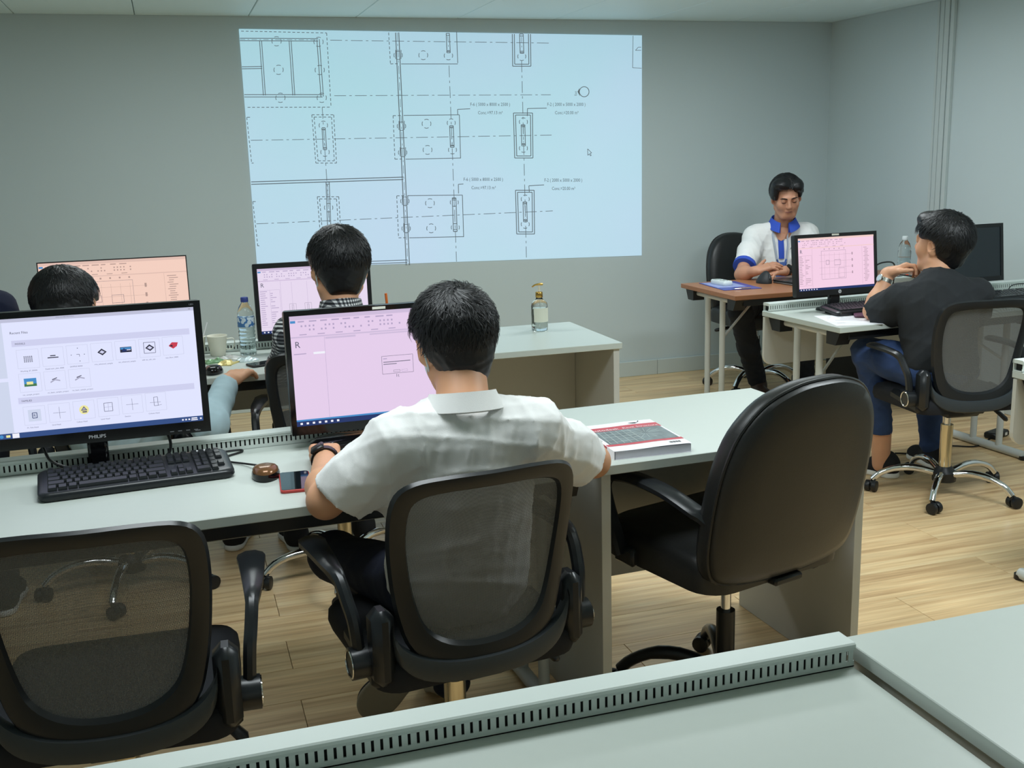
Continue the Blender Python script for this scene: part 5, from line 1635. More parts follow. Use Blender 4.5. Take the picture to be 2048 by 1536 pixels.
class Head:
    """local frame: x to the person's left is -x (right hand +x), y forward (face), z up; origin between the ears"""
    def __init__(s, c, yaw=0.0, pitch=0.0, roll=0.0, sc=1.0):
        s.c = np.array(c, float)
        s.M = rotz(yaw) @ rotx(pitch) @ roty(roll)
        s.sc = sc
    def w(s, p):
        return s.c + s.M @ (np.asarray(p, float) * s.sc)
    def ell(s, F, c, r, k=0.01, op='u', R_=None):
        F.ell(s.w(c), np.array(r) * s.sc, s.M if R_ is None else s.M @ R_, k * s.sc, op)
    def cone(s, F, a, b, ra, rb, k=0.01, op='u'):
        F.cone(s.w(a), s.w(b), ra * s.sc, rb * s.sc, k * s.sc, op)
    def skin(s, F):
        s.ell(F, (0, -0.008, 0.035), (0.074, 0.094, 0.080), 0.01)
        s.ell(F, (0, 0.030, -0.030), (0.062, 0.064, 0.080), 0.03)
        s.ell(F, (0, 0.052, -0.088), (0.034, 0.034, 0.026), 0.03)
        for x in (-1, 1):
            s.ell(F, (x * 0.040, 0.058, -0.022), (0.024, 0.026, 0.026), 0.025)
            s.cone(F, (x * 0.058, 0.0, -0.055), (x * 0.028, 0.058, -0.096), 0.017, 0.014, 0.025)
            s.ell(F, (x * 0.031, 0.096, 0.010), (0.017, 0.012, 0.011), 0.014, 's')
            s.ell(F, (x * 0.031, 0.083, 0.009), (0.0135, 0.0125, 0.0115), 0.004)
            # ear
            e = rotz(R(-x * 22)) @ rotx(R(-10))
            s.ell(F, (x * 0.081, -0.008, -0.002), (0.011, 0.021, 0.033), 0.010, 'u', e)
            s.ell(F, (x * 0.089, -0.001, 0.002), (0.006, 0.011, 0.017), 0.006, 's', e)
            s.ell(F, (x * 0.074, -0.002, -0.027), (0.007, 0.010, 0.010), 0.008)
        s.cone(F, (-0.034, 0.088, 0.028), (0.034, 0.088, 0.028), 0.0075, 0.0075, 0.016)
        s.cone(F, (0, 0.090, 0.020), (0, 0.108, -0.022), 0.0075, 0.0105, 0.012)
        s.ell(F, (0, 0.101, -0.028), (0.016, 0.012, 0.009), 0.008)
        s.ell(F, (0, 0.087, -0.053), (0.021, 0.010, 0.0055), 0.007)
        s.ell(F, (0, 0.086, -0.063), (0.018, 0.010, 0.006), 0.006)
        s.ell(F, (0, 0.101, -0.058), (0.022, 0.012, 0.0016), 0.003, 's')
    def neck(s, F, base, r=0.056):
        F.cone(s.w((0, -0.018, -0.03)), base, r * 0.98, r * 1.06, 0.03)
    def hair(s, F, t=0.016, line=0.075, nape=-0.062, side=-0.02, fringe=None, vol=(1, 1, 1)):
        """hair mass; line = hairline height above the forehead"""
        r = np.array((0.077 + t, 0.096 + t, 0.080 + t)) * np.array(vol)
        s.ell(F, (0, -0.012, 0.040), r, 0.0)
        s.ell(F, (0, -0.045, -0.005), (0.068 + t * 0.5, 0.052 + t * 0.7, 0.065), 0.02)
        s.ell(F, (0, -0.050, -0.050), (0.054, 0.034 + t * 0.5, 0.062), 0.03)
        # clear the face, ears and neck
        m = s.M
        F.box(s.w((0, 0.13, line - 0.16)), np.array((0.075, 0.085, 0.16)) * s.sc, m, 0.03, 0.012, 's')
        for x in (-1, 1):
            F.box(s.w((x * 0.10, 0.042, side - 0.10)), np.array((0.05, 0.065, 0.10)) * s.sc, m, 0.02, 0.01, 's')
        F.box(s.w((0, 0.0, nape - 0.15)), np.array((0.2, 0.2, 0.15)) * s.sc, m @ rotx(R(-14)), 0.01, 0.012, 's')
        for x in (-1, 1):
            F.box(s.w((x * 0.125, -0.03, nape - 0.025)), np.array((0.07, 0.08, 0.06)) * s.sc, m @ roty(R(x * 42)), 0.01, 0.015, 's')
    def strands(s, n, crown, t=0.018, length=(0.03, 0.055), seed=1, keep=None, width=0.0022, swirl=0.5, vol=(1, 1, 1), lift=0.05, down=0.0):
        """thin tapering locks laid over the hair mass, combed away from the crown"""
        r = np.array((0.077 + t, 0.096 + t, 0.080 + t)) * np.array(vol)
        c0 = np.array((0, -0.012, 0.040))
        rg = np.random.RandomState(seed)
        cr = norm(np.array(crown))
        V, Q = [], []
        done = 0
        while done < n:
            u = norm(rg.normal(size=3))
            p = c0 + u * r
            if (keep and not keep(p)) or p[2] < -0.06:
                continue
            done += 1
            L_ = rg.uniform(*length)
            wd = width * (rg.uniform(0.6, 1.4) if rg.rand() > 0.12 else rg.uniform(2.0, 3.6))
            segs = 5
            lf = lift * rg.uniform(-0.5, 1.0)
            jit = rg.normal(size=3) * 0.35
            pts = []
            for k in range(segs + 1):
                f = k / segs
                pts.append(c0 + u * r * (1 + 0.006 + lf * f * f - 0.05 * (f > 0.99)))
                aw = u - cr
                aw = aw - u * aw.dot(u)
                tg = norm(aw + 1e-4)
                tg = norm(tg + swirl * np.cross(cr, tg) * max(0, 1 - np.linalg.norm(u - cr)) + jit + np.array([0, 0, -down]))
                tg = norm(tg - u * tg.dot(u))
                u = norm(u + tg * (L_ / segs) / float(np.mean(r)))
            b = len(V)
            for k, q in enumerate(pts):
                d = norm(pts[min(k + 1, segs)] - pts[max(k - 1, 0)])
                nn = norm((q - c0) / r)
                sd = np.cross(d, nn)
                wk = wd * (1 - (k / segs) ** 2 * 0.92)
                V.append(s.w(q - sd * wk)); V.append(s.w(q + nn * wk * 0.5)); V.append(s.w(q + sd * wk))
            for k in range(segs):
                a = b + k * 3
                Q.append((a, a + 1, a + 4, a + 3)); Q.append((a + 1, a + 2, a + 5, a + 4))
        return np.array(V), np.array(Q)

def hand(F, W, fwd, dorsal, side, curl=(25, 25, 28, 30), spread=4, thumb=(35, 20), sc=1.0, k=0.004):
    """side=+1: thumb towards +x of (x = fwd x dorsal)"""
    fw = norm(fwd); dz = norm(np.array(dorsal) - fw * np.dot(dorsal, fw)); xx = np.cross(fw, dz)
    W = np.array(W, float)
    def P(x, y, z):
        return W + sc * (xx * x * side + fw * y + dz * z)
    Mx = np.stack([xx, fw, dz], 1)
    F.cone(P(0, -0.01, 0), P(0, 0.03, 0), 0.024 * sc, 0.022 * sc, 0.02)
    F.box(P(0.0, 0.05, -0.001), np.array((0.038, 0.043, 0.0135)) * sc, Mx, 0.012 * sc, 0.02)
    F.ell(P(0.026, 0.032, -0.010), np.array((0.016, 0.028, 0.014)) * sc, Mx, 0.015)
    for i, (bx, ln_) in enumerate(((0.029, 0.073), (0.010, 0.082), (-0.009, 0.076), (-0.027, 0.060))):
        p = np.array((bx, 0.086 - 0.006 * (i == 3) - 0.003 * (i == 0), 0.001))
        a = R(curl[i] * 0.7)
        sp = R(spread * (1.2 - i * 0.9))
        seg = (ln_ * 0.45, ln_ * 0.32, ln_ * 0.25)
        rr = [0.0098, 0.0088, 0.0080, 0.0066]
        pts = [P(*(p - np.array((0, 0.012, 0)))), P(*p)]
        for j, l in enumerate(seg):
            p = p + l * np.array((math.sin(sp) * math.cos(a), math.cos(sp) * math.cos(a), -math.sin(a)))
            pts.append(P(*p))
            a += R(curl[i] * (1.25 if j == 0 else 0.8))
        G = [rr[0], rr[0], rr[1], rr[2], rr[3]]
        for j in range(4):
            F.cone(pts[j], pts[j + 1], G[j] * sc, G[j + 1] * sc, k if j else 0.010)
    p = np.array((0.026, 0.018, -0.006))
    a, b = R(thumb[0]), R(thumb[1])
    pts = [P(*p)]
    for l, da in ((0.036, 0), (0.030, -12), (0.024, -12)):
        aa = a + R(da)
        p = p + l * np.array((math.sin(aa) * math.cos(b), math.cos(aa) * math.cos(b), -math.sin(b)))
        pts.append(P(*p))
    for j, (r0, r1) in enumerate(((0.014, 0.0115), (0.0115, 0.010), (0.010, 0.0078))):
        F.cone(pts[j], pts[j + 1], r0 * sc, r1 * sc, 0.006)

def arm_mesh(S, E, W, hd, side, h=0.0035, r=(0.046, 0.038, 0.041, 0.026), **kw):
    """bare arm from shoulder S over elbow E to wrist W with a hand: hd=(direction, dorsal)"""
    S, E, W = [np.array(p, float) for p in (S, E, W)]
    f = norm(hd[0])
    lo, hi = bounds([S, E, W, W + f * 0.20], 0.075)
    F = Fld(lo, hi, h)
    F.chain([S, E], [r[0], r[1]], 0.01)
    m = E + (W - E) * 0.28
    F.chain([E, m, W], [r[1] * 0.95, r[2], r[3]], 0.025)
    hand(F, W, hd[0], hd[1], side, **kw)
    return F.mesh()

def collar(name, Hd, base, m, parent, origin, r=0.062, hgt=0.034, tilt=-18, open_front=0.0, flare=0.012, thick=0.0035, fwd=None):
    """turned-down shirt collar: a band around the neck folding outwards"""
    fw = norm(fwd if fwd is not None else Hd.M @ np.array((0, 1, 0))); fw = norm(np.array((fw[0], fw[1], 0)))
    sd = np.cross(fw, (0, 0, 1))
    mb = MB()
    n = 40
    rings = []
    for k in range(n + 1):
        a = math.pi * (1 + open_front) / 1.0 * 0 + R(90) + R(open_front * 57.3) + (2 * math.pi - 2 * open_front) * k / n
        cx, cy = math.cos(a), math.sin(a)
        dr = math.sin(R(tilt)) * cy
        def q(rad, z):
            return np.array(base) - origin + sd * cx * rad + fw * cy * rad * 1.05 + np.array((0, 0, z + dr * 0.05))
        dip = 0.018 * max(0, cy) ** 2
        prof = [(r, -0.012 - dip), (r * 0.985, hgt * 0.5 - dip), (r * 0.97, hgt - dip), (r * 0.99 + 0.002, hgt + 0.004 - dip), (r + flare * 0.5, hgt * 0.6 - dip), (r + flare * 1.2, -0.004 - dip * 1.3), (r + flare * 1.2 - thick, -0.006 - dip * 1.3), (r + flare * 0.4 - thick, hgt * 0.4 - dip)]
        rings.append([q(*p_) for p_ in prof])
    mb.loft(rings)
    return mb.build(name, m, parent, smooth=60)

def mask_part(Hd, parent, origin, ears=(-1, 1)):
    F = Fld(Hd.c - 0.17, Hd.c + 0.17, 0.004)
    Hd.ell(F, (0, 0.034, -0.040), (0.067, 0.072, 0.070), 0.0)
    Hd.ell(F, (0, 0.060, -0.085), (0.040, 0.038, 0.030), 0.03)
    Hd.cone(F, (0, 0.092, -0.005), (0, 0.110, -0.028), 0.012, 0.016, 0.02)
    F.plane(Hd.w((0, 0.028, -0.04)), Hd.M @ np.array((0, -1, -0.15)))
    F.plane(Hd.w((0, 0.08, 0.004)), Hd.M @ np.array((0, -0.3, 1)))
    o = np_mesh('face_mask', [F.mesh()], M_MASK, parent, origin)
    for x in ears:
        MB().tube([Hd.w(p) - origin for p in spline([(x * 0.058, 0.03, -0.015), (x * 0.072, 0.010, 0.010), (x * 0.080, -0.012, 0.020), (x * 0.083, -0.026, 0.0), (x * 0.078, -0.018, -0.035), (x * 0.066, 0.012, -0.068), (x * 0.058, 0.030, -0.075)], 24)], 0.0022, 6).build('ear_loop', M_MASK, o)
    return o

def person(label, origin, skin_parts, skin):
    o = np_mesh('person', skin_parts, skin, None, origin)
    o.location = origin
    return tag(o, label, 'person', 'people in the training room')

def shoe(parent, origin, heel, toe, up, m_up, m_sole, L_=0.27, h=0.006):
    """low shoe from heel to toe point; up = sole normal pointing away from the ground"""
    heel = np.array(heel, float); f = norm(np.array(toe, float) - heel); u = norm(np.array(up, float) - f * np.dot(up, f)); x = np.cross(f, u)
    M_ = np.stack([x, f, u], 1)
    lo, hi = bounds([heel, heel + f * L_], 0.12)
    A = Fld(lo, hi, h)
    A.cone(heel + f * 0.045 + u * 0.045, heel + f * (L_ - 0.045) + u * 0.030, 0.040, 0.034, 0.02)
    A.ell(heel + f * (L_ - 0.06) + u * 0.03, (0.047, 0.06, 0.034), M_, 0.03)
    A.ell(heel + f * 0.070 + u * 0.070, (0.047, 0.064, 0.056), M_, 0.03)
    A.plane(heel + u * 0.022, -u)
    up_ = np_mesh('shoe', [A.mesh()], m_up, parent, origin)
    B = Fld(lo, hi, h)
    B.cone(heel + f * 0.045 + u * 0.012, heel + f * (L_ - 0.045) + u * 0.012, 0.041, 0.042, 0.01)
    B.ell(heel + f * (L_ - 0.065) + u * 0.012, (0.051, 0.068, 0.03), M_, 0.02)
    B.plane(heel + u * 0.026, u); B.plane(heel, -u)
    np_mesh('sole', [B.mesh()], m_sole, up_, (0, 0, 0) if False else origin)
    return up_

# ================================================================== people
def torso_skin(a, b, r):
    lo, hi = bounds([a, b], r + 0.06)
    F = Fld(lo, hi, 0.014)
    F.cone(a, b, r, r * 0.9, 0.02)
    return F.mesh()

def head_parts(Hd, base, h=0.0042):
    lo, hi = bounds([Hd.c, base], 0.165 * Hd.sc)
    F = Fld(lo, hi, h)
    Hd.skin(F)
    Hd.neck(F, base)
    return F.mesh()

def hair_obj(Hd, parent, origin, n, crown, seed=1, h=0.0045, t=0.016, mk=None, tufts=(), **kw):
    lo, hi = Hd.c - 0.175 * Hd.sc, Hd.c + 0.175 * Hd.sc
    F = Fld(lo, hi, h)
    Hd.hair(F, t=t, **(mk or {}))
    for c_, r_ in tufts:
        Hd.ell(F, c_, r_, 0.02)
    F.folds(0.0016, 150, seed)
    line = (mk or {}).get('line', 0.075); side = (mk or {}).get('side', -0.02); nape = (mk or {}).get('nape', -0.062)
    def keep(p):
        if p[1] > 0.045 and p[2] < line + 0.02:
            return False
        if p[1] > -0.05 and p[2] < side + 0.05:
            return False
        return p[2] > nape + 0.03
    return np_mesh('hair', [F.mesh(), Hd.strands(n, crown, t=t + 0.002, seed=seed, keep=keep, **kw)], M_HAIR, parent, origin)

# ---------------------------------------------------------------- A: white polo, seen from behind
oA = np.array((0.55, 2.28, 0.0))
HA = Head((0.592, 2.325, 1.101), yaw=R(4), pitch=R(-10), roll=R(-5), sc=1.0)
nbA = (0.582, 2.235, 0.985)
SL, SR = (0.425, 2.22, 0.912), (0.742, 2.225, 0.910)
EL, ER = (0.272, 2.275, 0.785), (0.940, 2.36, 0.776)
WL, WR = (0.318, 2.615, 0.79), (0.70, 2.62, 0.79)
parts = [head_parts(HA, nbA),
         arm_mesh(SL, EL, WL, ((0.12, 1, -0.02), (0.05, 0.05, 1)), 1, curl=(30, 28, 28, 30)),
         arm_mesh(SR, ER, WR, ((-0.9, 0.5, 0), (0, 0, 1)), -1),
         torso_skin((0.56, 2.25, 0.58), (0.58, 2.235, 0.93), 0.085)]
A = person('person in a white polo shirt seated with back to camera, at centre', oA, parts, M_SKIN)
hair_obj(HA, A, oA, 5200, (0.02, -0.52, 0.84), seed=4, t=0.017, length=(0.03, 0.06), lift=0.12, swirl=0.9, width=0.0013, mk=dict(nape=-0.112, side=0.022))
mask_part(HA, A, oA)
lo, hi = bounds([(0.18, 2.05, 0.46), (1.0, 2.5, 1.05)], 0.0)
F = Fld(lo, hi, 0.0055)
F.ell((0.572, 2.245, 0.79), (0.172, 0.112, 0.22), None, 0.02)
F.ell((0.56, 2.255, 0.60), (0.168, 0.122, 0.16), None, 0.06)
F.cone((0.435, 2.218, 0.908), (0.735, 2.222, 0.906), 0.062, 0.062, 0.05)
F.cone((0.583, 2.238, 0.950), (0.58, 2.235, 0.90), 0.050, 0.08, 0.05)
F.chain([(0.535, 2.232, 0.952), (0.435, 2.22, 0.910)], [0.042, 0.058], 0.04)
F.chain([(0.632, 2.232, 0.952), (0.735, 2.222, 0.908)], [0.042, 0.058], 0.04)
for S_, E_, f in ((SL, EL, 0.86), (SR, ER, 0.83)):
    S_, E_ = np.array(S_), np.array(E_)
    c = S_ + (E_ - S_) * f
    d = norm(E_ - S_)
    F.chain([S_, S_ + (E_ - S_) * 0.5 + np.array((0, 0, -0.012)), c + d * 0.03 + np.array((0, 0, -0.018))], [0.060, 0.063, 0.070], 0.05, cap=(c, d + np.array((0, 0, -0.25))))
F.folds(0.0058, 36, 3, (1, 1, 0.6))
F.folds(0.0016, 85, 9)
np_mesh('polo_shirt', [F.mesh()], M_POLO, A, oA)
collar('collar', HA, (0.583, 2.240, 0.973), M_POLO, A, oA, r=0.073, hgt=0.032, fwd=(0.05, 1, 0), flare=0.016)
KL, AL = np.array((0.335, 2.68, 0.50)), np.array((0.575, 2.705, 0.235))
KR, AR = np.array((0.70, 2.68, 0.52)), np.array((0.62, 2.62, 0.12))
lo, hi = bounds([(0.38, 2.12, 0.42), KL, AL, KR, AR, (0.74, 2.2, 0.6)], 0.11)
F = Fld(lo, hi, 0.008)
F.ell((0.56, 2.28, 0.535), (0.155, 0.11, 0.07), None, 0.02)
for hp, K_, A_ in (((0.47, 2.32, 0.545), KL, AL), ((0.65, 2.30, 0.555), KR, AR)):
    F.chain([hp, K_], [0.082, 0.062], 0.03)
    F.chain([K_, K_ + (A_ - K_) * 0.4 + np.array((-0.0, -0.012, 0)), A_], [0.062, 0.058, 0.052], 0.03)
F.folds(0.004, 42, 5)
np_mesh('jeans', [F.mesh()], M_JEANSD, A, oA)
shoe(A, oA, (0.592, 2.635, 0.215), (0.385, 2.64, 0.060), (0.0, 0.97, -0.15), M_SHOE, mat('shoe_sole_beige', (150, 140, 120), 0.8, bump=(60, 0.6)))
shoe(A, oA, (0.62, 2.60, 0.09), (0.63, 2.76, 0.02), (0, 0.45, 0.9), M_SHOE, mat('shoe_sole_beige', (150, 140, 120), 0.8))
# black wristwatch
def watch(parent, origin, E_, W_, up, m_band, m_face, rb=0.030, at=0.90, bw=0.022, round_=False, case=None):
    E_, W_ = np.array(E_, float), np.array(W_, float)
    ax = norm(W_ - E_); u = norm(np.array(up) - ax * np.dot(up, ax)); s_ = np.cross(ax, u)
    c = E_ + (W_ - E_) * at - origin
    b = MB()
    rings = []
    for k in range(25):
        a = 2 * math.pi * k / 24
        dr = u * math.cos(a) + s_ * math.sin(a) * 1.04
        rings.append([c + dr * rb - ax * bw / 2, c + dr * (rb + 0.004) - ax * bw / 2, c + dr * (rb + 0.004) + ax * bw / 2, c + dr * rb + ax * bw / 2])
    b.loft(rings, cap=False)
    o = b.build('wristwatch', m_band, parent, smooth=30)
    Mx = np.stack([s_, ax, u], 1)
    if round_:
        MB().lathe([(0.017, -0.002), (0.0185, 0.001), (0.0185, 0.007), (0.017, 0.008), (0.015, 0.0082)], c + u * (rb + 0.002), 24, Mx).build('watch_case', case or m_band, o)
        MB().lathe([(0.0145, 0.008), (0.0145, 0.0088)], c + u * (rb + 0.002), 24, Mx).build('watch_dial', m_face, o)
    else:
        MB().box(c + u * (rb + 0.006), (0.036, 0.040, 0.011), Mx, ch=0.004).build('watch_case', case or m_band, o)
        MB().box(c + u * (rb + 0.0115), (0.024, 0.022, 0.001), Mx).build('watch_dial', m_face, o)
    for k in range(-5, 6):
        if abs(k) < 2:
            continue
    return o
watch(A, oA, EL, WL, (-0.55, 0, 1), mat('black_resin', (18, 18, 20), 0.35), mat('lcd_dark', (40, 44, 40), 0.2), rb=0.0295, at=0.92)

# ---------------------------------------------------------------- B: checked shirt, rear row
oB = np.array((0.515, 3.74, 0.0))
HB = Head((0.535, 3.665, 1.148), yaw=R(6), pitch=R(-14), roll=R(2), sc=1.07)
nbB = (0.528, 3.615, 1.005)
SLB, SRB = np.array((0.365, 3.64, 0.94)), np.array((0.69, 3.64, 0.94))
ELB, ERB = np.array((0.335, 3.80, 0.80)), np.array((0.76, 3.80, 0.78))
WLB, WRB = np.array((0.42, 4.06, 0.79)), np.array((0.68, 4.06, 0.79))
B_ = person('person in a black and white checked shirt, back of head before the projection', oB,
            [head_parts(HB, nbB), arm_mesh(SLB, ELB, WLB, ((0.2, 1, 0), (0, 0, 1)), 1, h=0.005), arm_mesh(SRB, ERB, WRB, ((-0.2, 1, 0), (0, 0, 1)), -1, h=0.005),
             torso_skin((0.515, 3.70, 0.58), (0.525, 3.62, 0.93), 0.09)], M_SKIN)
hair_obj(HB, B_, oB, 3600, (0.0, -0.45, 0.88), seed=6, t=0.019, length=(0.03, 0.055), lift=0.09, swirl=0.7, width=0.0015, mk=dict(nape=-0.108, side=0.018))
mask_part(HB, B_, oB)
F = Fld((0.22, 3.48, 0.46), (0.88, 4.06, 1.08), 0.0065)
F.ell((0.52, 3.665, 0.79), (0.172, 0.115, 0.23), None, 0.02)
F.ell((0.515, 3.70, 0.60), (0.17, 0.125, 0.16), None, 0.06)
F.cone(SLB + (0.01, 0, -0.005), SRB + (-0.01, 0, -0.005), 0.062, 0.062, 0.05)
F.chain([(0.48, 3.62, 0.985), SLB], [0.04, 0.06], 0.04); F.chain([(0.575, 3.62, 0.985), SRB], [0.04, 0.06], 0.04)
for S_, E_, W_ in ((SLB, ELB, WLB), (SRB, ERB, WRB)):
    c = E_ + (W_ - E_) * 0.65
    F.chain([S_, E_, c + norm(W_ - E_) * 0.03], [0.062, 0.056, 0.046], 0.03, cap=(c, W_ - E_))
F.folds(0.004, 40, 13)
M_GING = gingham('black_white_gingham')
np_mesh('checked_shirt', [F.mesh()], M_GING, B_, oB)
collar('collar', HB, (0.528, 3.622, 1.006), M_GING, B_, oB, r=0.068, hgt=0.040, fwd=(0, 1, 0))
F = Fld((0.26, 3.56, 0.02), (0.78, 4.36, 0.66), 0.010)
F.ell((0.515, 3.72, 0.555), (0.175, 0.13, 0.085), None, 0.02)
for s_ in (-1, 1):
    F.chain([(0.515 + s_ * 0.09, 3.74, 0.555), (0.515 + s_ * 0.14, 4.12, 0.50), (0.505 + s_ * 0.135, 4.16, 0.12)], [0.08, 0.062, 0.052], 0.03)
F.folds(0.004, 40, 2)
np_mesh('trousers', [F.mesh()], M_TROUS, B_, oB)
for s_ in (-1, 1):
    shoe(B_, oB, (0.505 + s_ * 0.13, 4.07, 0.0), (0.505 + s_ * 0.15, 4.34, 0.0), (0, 0, 1), M_SHOE, M_RUBW, h=0.008)

# ---------------------------------------------------------------- C: leaning person, pale blue sleeve
oC = np.array((-0.2, 3.85, 0.0))
HC = Head((-0.352, 3.83, 1.046), yaw=R(-18), pitch=R(-26), roll=R(-8), sc=1.06)
nbC = (-0.285, 3.775, 0.905)
SLC, SRC = np.array((-0.43, 3.82, 0.82)), np.array((-0.10, 3.72, 0.83))
ELC, ERC = np.array((-0.52, 3.98, 0.74)), np.array((0.065, 3.60, 0.665))
WLC, WRC = np.array((-0.40, 4.15, 0.79)), np.array((0.146, 3.85, 0.757))
C_ = person('person bent down behind the recent files screen, pale blue sleeve reaching right', oC,
            [head_parts(HC, nbC), arm_mesh(SRC, ERC, WRC, ((0.50, 0.85, 0.13), (-0.15, -0.1, 1)), -1, curl=(15, 17, 19, 22), thumb=(34, 14), sc=1.12),
             arm_mesh(SLC, ELC, WLC, ((0.3, 1, 0), (0, 0, 1)), 1, h=0.006), torso_skin((-0.22, 3.82, 0.58), (-0.27, 3.77, 0.88), 0.09)], M_SKIN)
hair_obj(HC, C_, oC, 3400, (0.05, -0.45, 0.88), seed=16, t=0.022, length=(0.035, 0.06), lift=0.06, swirl=0.5, width=0.0015, mk=dict(nape=-0.10, side=0.036), vol=(1.0, 1.0, 0.98))
mask_part(HC, C_, oC)
F = Fld((-0.66, 3.48, 0.46), (0.28, 4.16, 1.02), 0.007)
F.ell((-0.245, 3.79, 0.73), (0.17, 0.118, 0.20), None, 0.02)
F.ell((-0.22, 3.83, 0.60), (0.168, 0.125, 0.16), None, 0.06)
F.cone(SLC, SRC, 0.06, 0.06, 0.05)
F.cone((-0.285, 3.775, 0.89), (-0.27, 3.78, 0.82), 0.055, 0.08, 0.05)
for S_, E_, W_, f in ((SRC, ERC, WRC, 0.92), (SLC, ELC, WLC, 0.9)):
    c = E_ + (W_ - E_) * f
    F.chain([S_, E_, c + norm(W_ - E_) * 0.03], [0.062, 0.056, 0.044], 0.03, cap=(c, W_ - E_))
F.folds(0.0045, 44, 23)
np_mesh('shirt', [F.mesh()], M_LBLUE, C_, oC)
F = Fld((-0.50, 3.66, 0.02), (0.22, 4.40, 0.66), 0.010)
F.ell((-0.22, 3.86, 0.555), (0.175, 0.13, 0.085), None, 0.02)
F.chain([(-0.13, 3.88, 0.555), (0.08, 4.06, 0.52), (0.12, 4.26, 0.12)], [0.08, 0.064, 0.052], 0.03)
F.chain([(-0.31, 3.88, 0.555), (-0.36, 4.24, 0.52), (-0.36, 4.28, 0.12)], [0.08, 0.062, 0.052], 0.03)
F.folds(0.004, 40, 8)
np_mesh('trousers', [F.mesh()], M_TROUS, C_, oC)
shoe(C_, oC, (0.12, 4.18, 0.0), (0.18, 4.42, 0.0), (0, 0, 1), M_SHOE, M_RUBW, h=0.008)
shoe(C_, oC, (-0.36, 4.20, 0.0), (-0.36, 4.46, 0.0), (0, 0, 1), M_SHOE, M_RUBW, h=0.008)

# ---------------------------------------------------------------- D: navy shoulder at the left picture edge
oD = np.array((-0.76, 3.9, 0.0))
HD = Head((-0.79, 3.95, 1.26), yaw=R(-10), pitch=R(-8), sc=1.0)
SLD, SRD = np.array((-0.96, 3.93, 1.03)), np.array((-0.585, 3.93, 1.045))
D_ = person('person at the left picture edge of whom only a navy shoulder shows', oD,
            [head_parts(HD, (-0.77, 3.90, 1.10), 0.007), arm_mesh(SRD, (-0.53, 3.80, 0.80), (-0.57, 3.97, 0.80), ((-0.2, 1, 0), (0, 0, 1)), -1, h=0.006),
             arm_mesh(SLD, (-1.02, 3.85, 0.78), (-0.88, 3.97, 0.80), ((0.2, 1, 0), (0, 0, 1)), 1, h=0.006), torso_skin((-0.77, 3.88, 0.6), (-0.77, 3.90, 1.05), 0.09)], M_SKIN)
hair_obj(HD, D_, oD, 700, (0, -0.4, 0.9), seed=3, h=0.007)
F = Fld((-1.14, 3.68, 0.02), (-0.40, 4.10, 1.16), 0.009)
F.ell((-0.77, 3.90, 0.84), (0.18, 0.12, 0.28), None, 0.02)
F.cone(SLD, SRD, 0.07, 0.07, 0.06)
F.cone((-0.77, 3.90, 1.09), (-0.77, 3.90, 1.0), 0.05, 0.08, 0.05)
for S_, E_ in ((SLD, (-1.02, 3.85, 0.78)), (SRD, (-0.53, 3.80, 0.80))):
    F.chain([S_, E_], [0.068, 0.056], 0.03, cap=(E_, np.array(E_) - S_))
F.folds(0.006, 36, 12)
np_mesh('navy_shirt', [F.mesh()], M_NAVY, D_, oD)
F = Fld((-1.02, 3.70, 0.02), (-0.52, 4.10, 0.72), 0.012)
F.ell((-0.77, 3.90, 0.60), (0.17, 0.12, 0.1), None, 0.02)
for s_ in (-1, 1):
    F.chain([(-0.77 + s_ * 0.09, 3.90, 0.58), (-0.77 + s_ * 0.10, 3.89, 0.12)], [0.085, 0.06], 0.03)
np_mesh('trousers', [F.mesh()], M_TROUS, D_, oD)
for s_ in (-1, 1):
    shoe(D_, oD, (-0.77 + s_ * 0.10, 3.82, 0.0), (-0.77 + s_ * 0.11, 4.09, 0.0), (0, 0, 1), M_SHOE, M_RUBW, h=0.009)

# ---------------------------------------------------------------- E: instructor in white and blue polo, facing the room
oE = np.array((3.55, 5.92, 0.0))
HE = Head((3.590, 5.80, 1.212), yaw=R(160), pitch=R(-17), roll=R(4), sc=1.0)
nbE = np.array((3.612, 5.862, 1.055))
SRE, SLE = np.array((3.452, 5.925, 0.972)), np.array((3.775, 5.858, 0.978))
ERE, ELE = np.array((3.235, 5.70, 0.775)), np.array((3.70, 5.66, 0.79))
WRE, WLE = np.array((3.270, 5.575, 0.800)), np.array((3.440, 5.565, 0.797))
WRE = np.array((3.262, 5.585, 0.805))
E_P = person('person in a white polo with blue collar seated by the wall, hands together', oE,
             [head_parts(HE, nbE, 0.0035), arm_mesh(SRE, ERE, WRE, ((0.92, -0.30, 0.30), (-0.25, -0.2, 0.9)), -1, curl=(12, 14, 18, 22), spread=7, thumb=(48, -8)),
              arm_mesh(SLE, ELE, WLE, ((-0.95, -0.25, -0.02), (-0.1, -0.1, 1)), 1, curl=(16, 18, 20, 24)), torso_skin((3.56, 5.95, 0.58), (3.61, 5.88, 1.0), 0.088)], M_SKINE)
hair_obj(HE, E_P, oE, 2600, (0.12, -0.30, 0.95), seed=21, t=0.021, length=(0.025, 0.045), lift=0.06, swirl=0.3, width=0.0018, mk=dict(line=0.086, nape=-0.05, side=0.012, vol=(1, 1, 1.03)), vol=(1, 1, 1.03), tufts=(((0.040, 0.050, 0.108), (0.055, 0.055, 0.032)), ((-0.055, 0.030, 0.085), (0.042, 0.060, 0.040)), ((0.078, 0.030, 0.055), (0.022, 0.045, 0.05))))
M_BROW = mat('eyebrow', (30, 22, 20), 0.8); M_LIP = mat('lips', (150, 92, 84), 0.5)
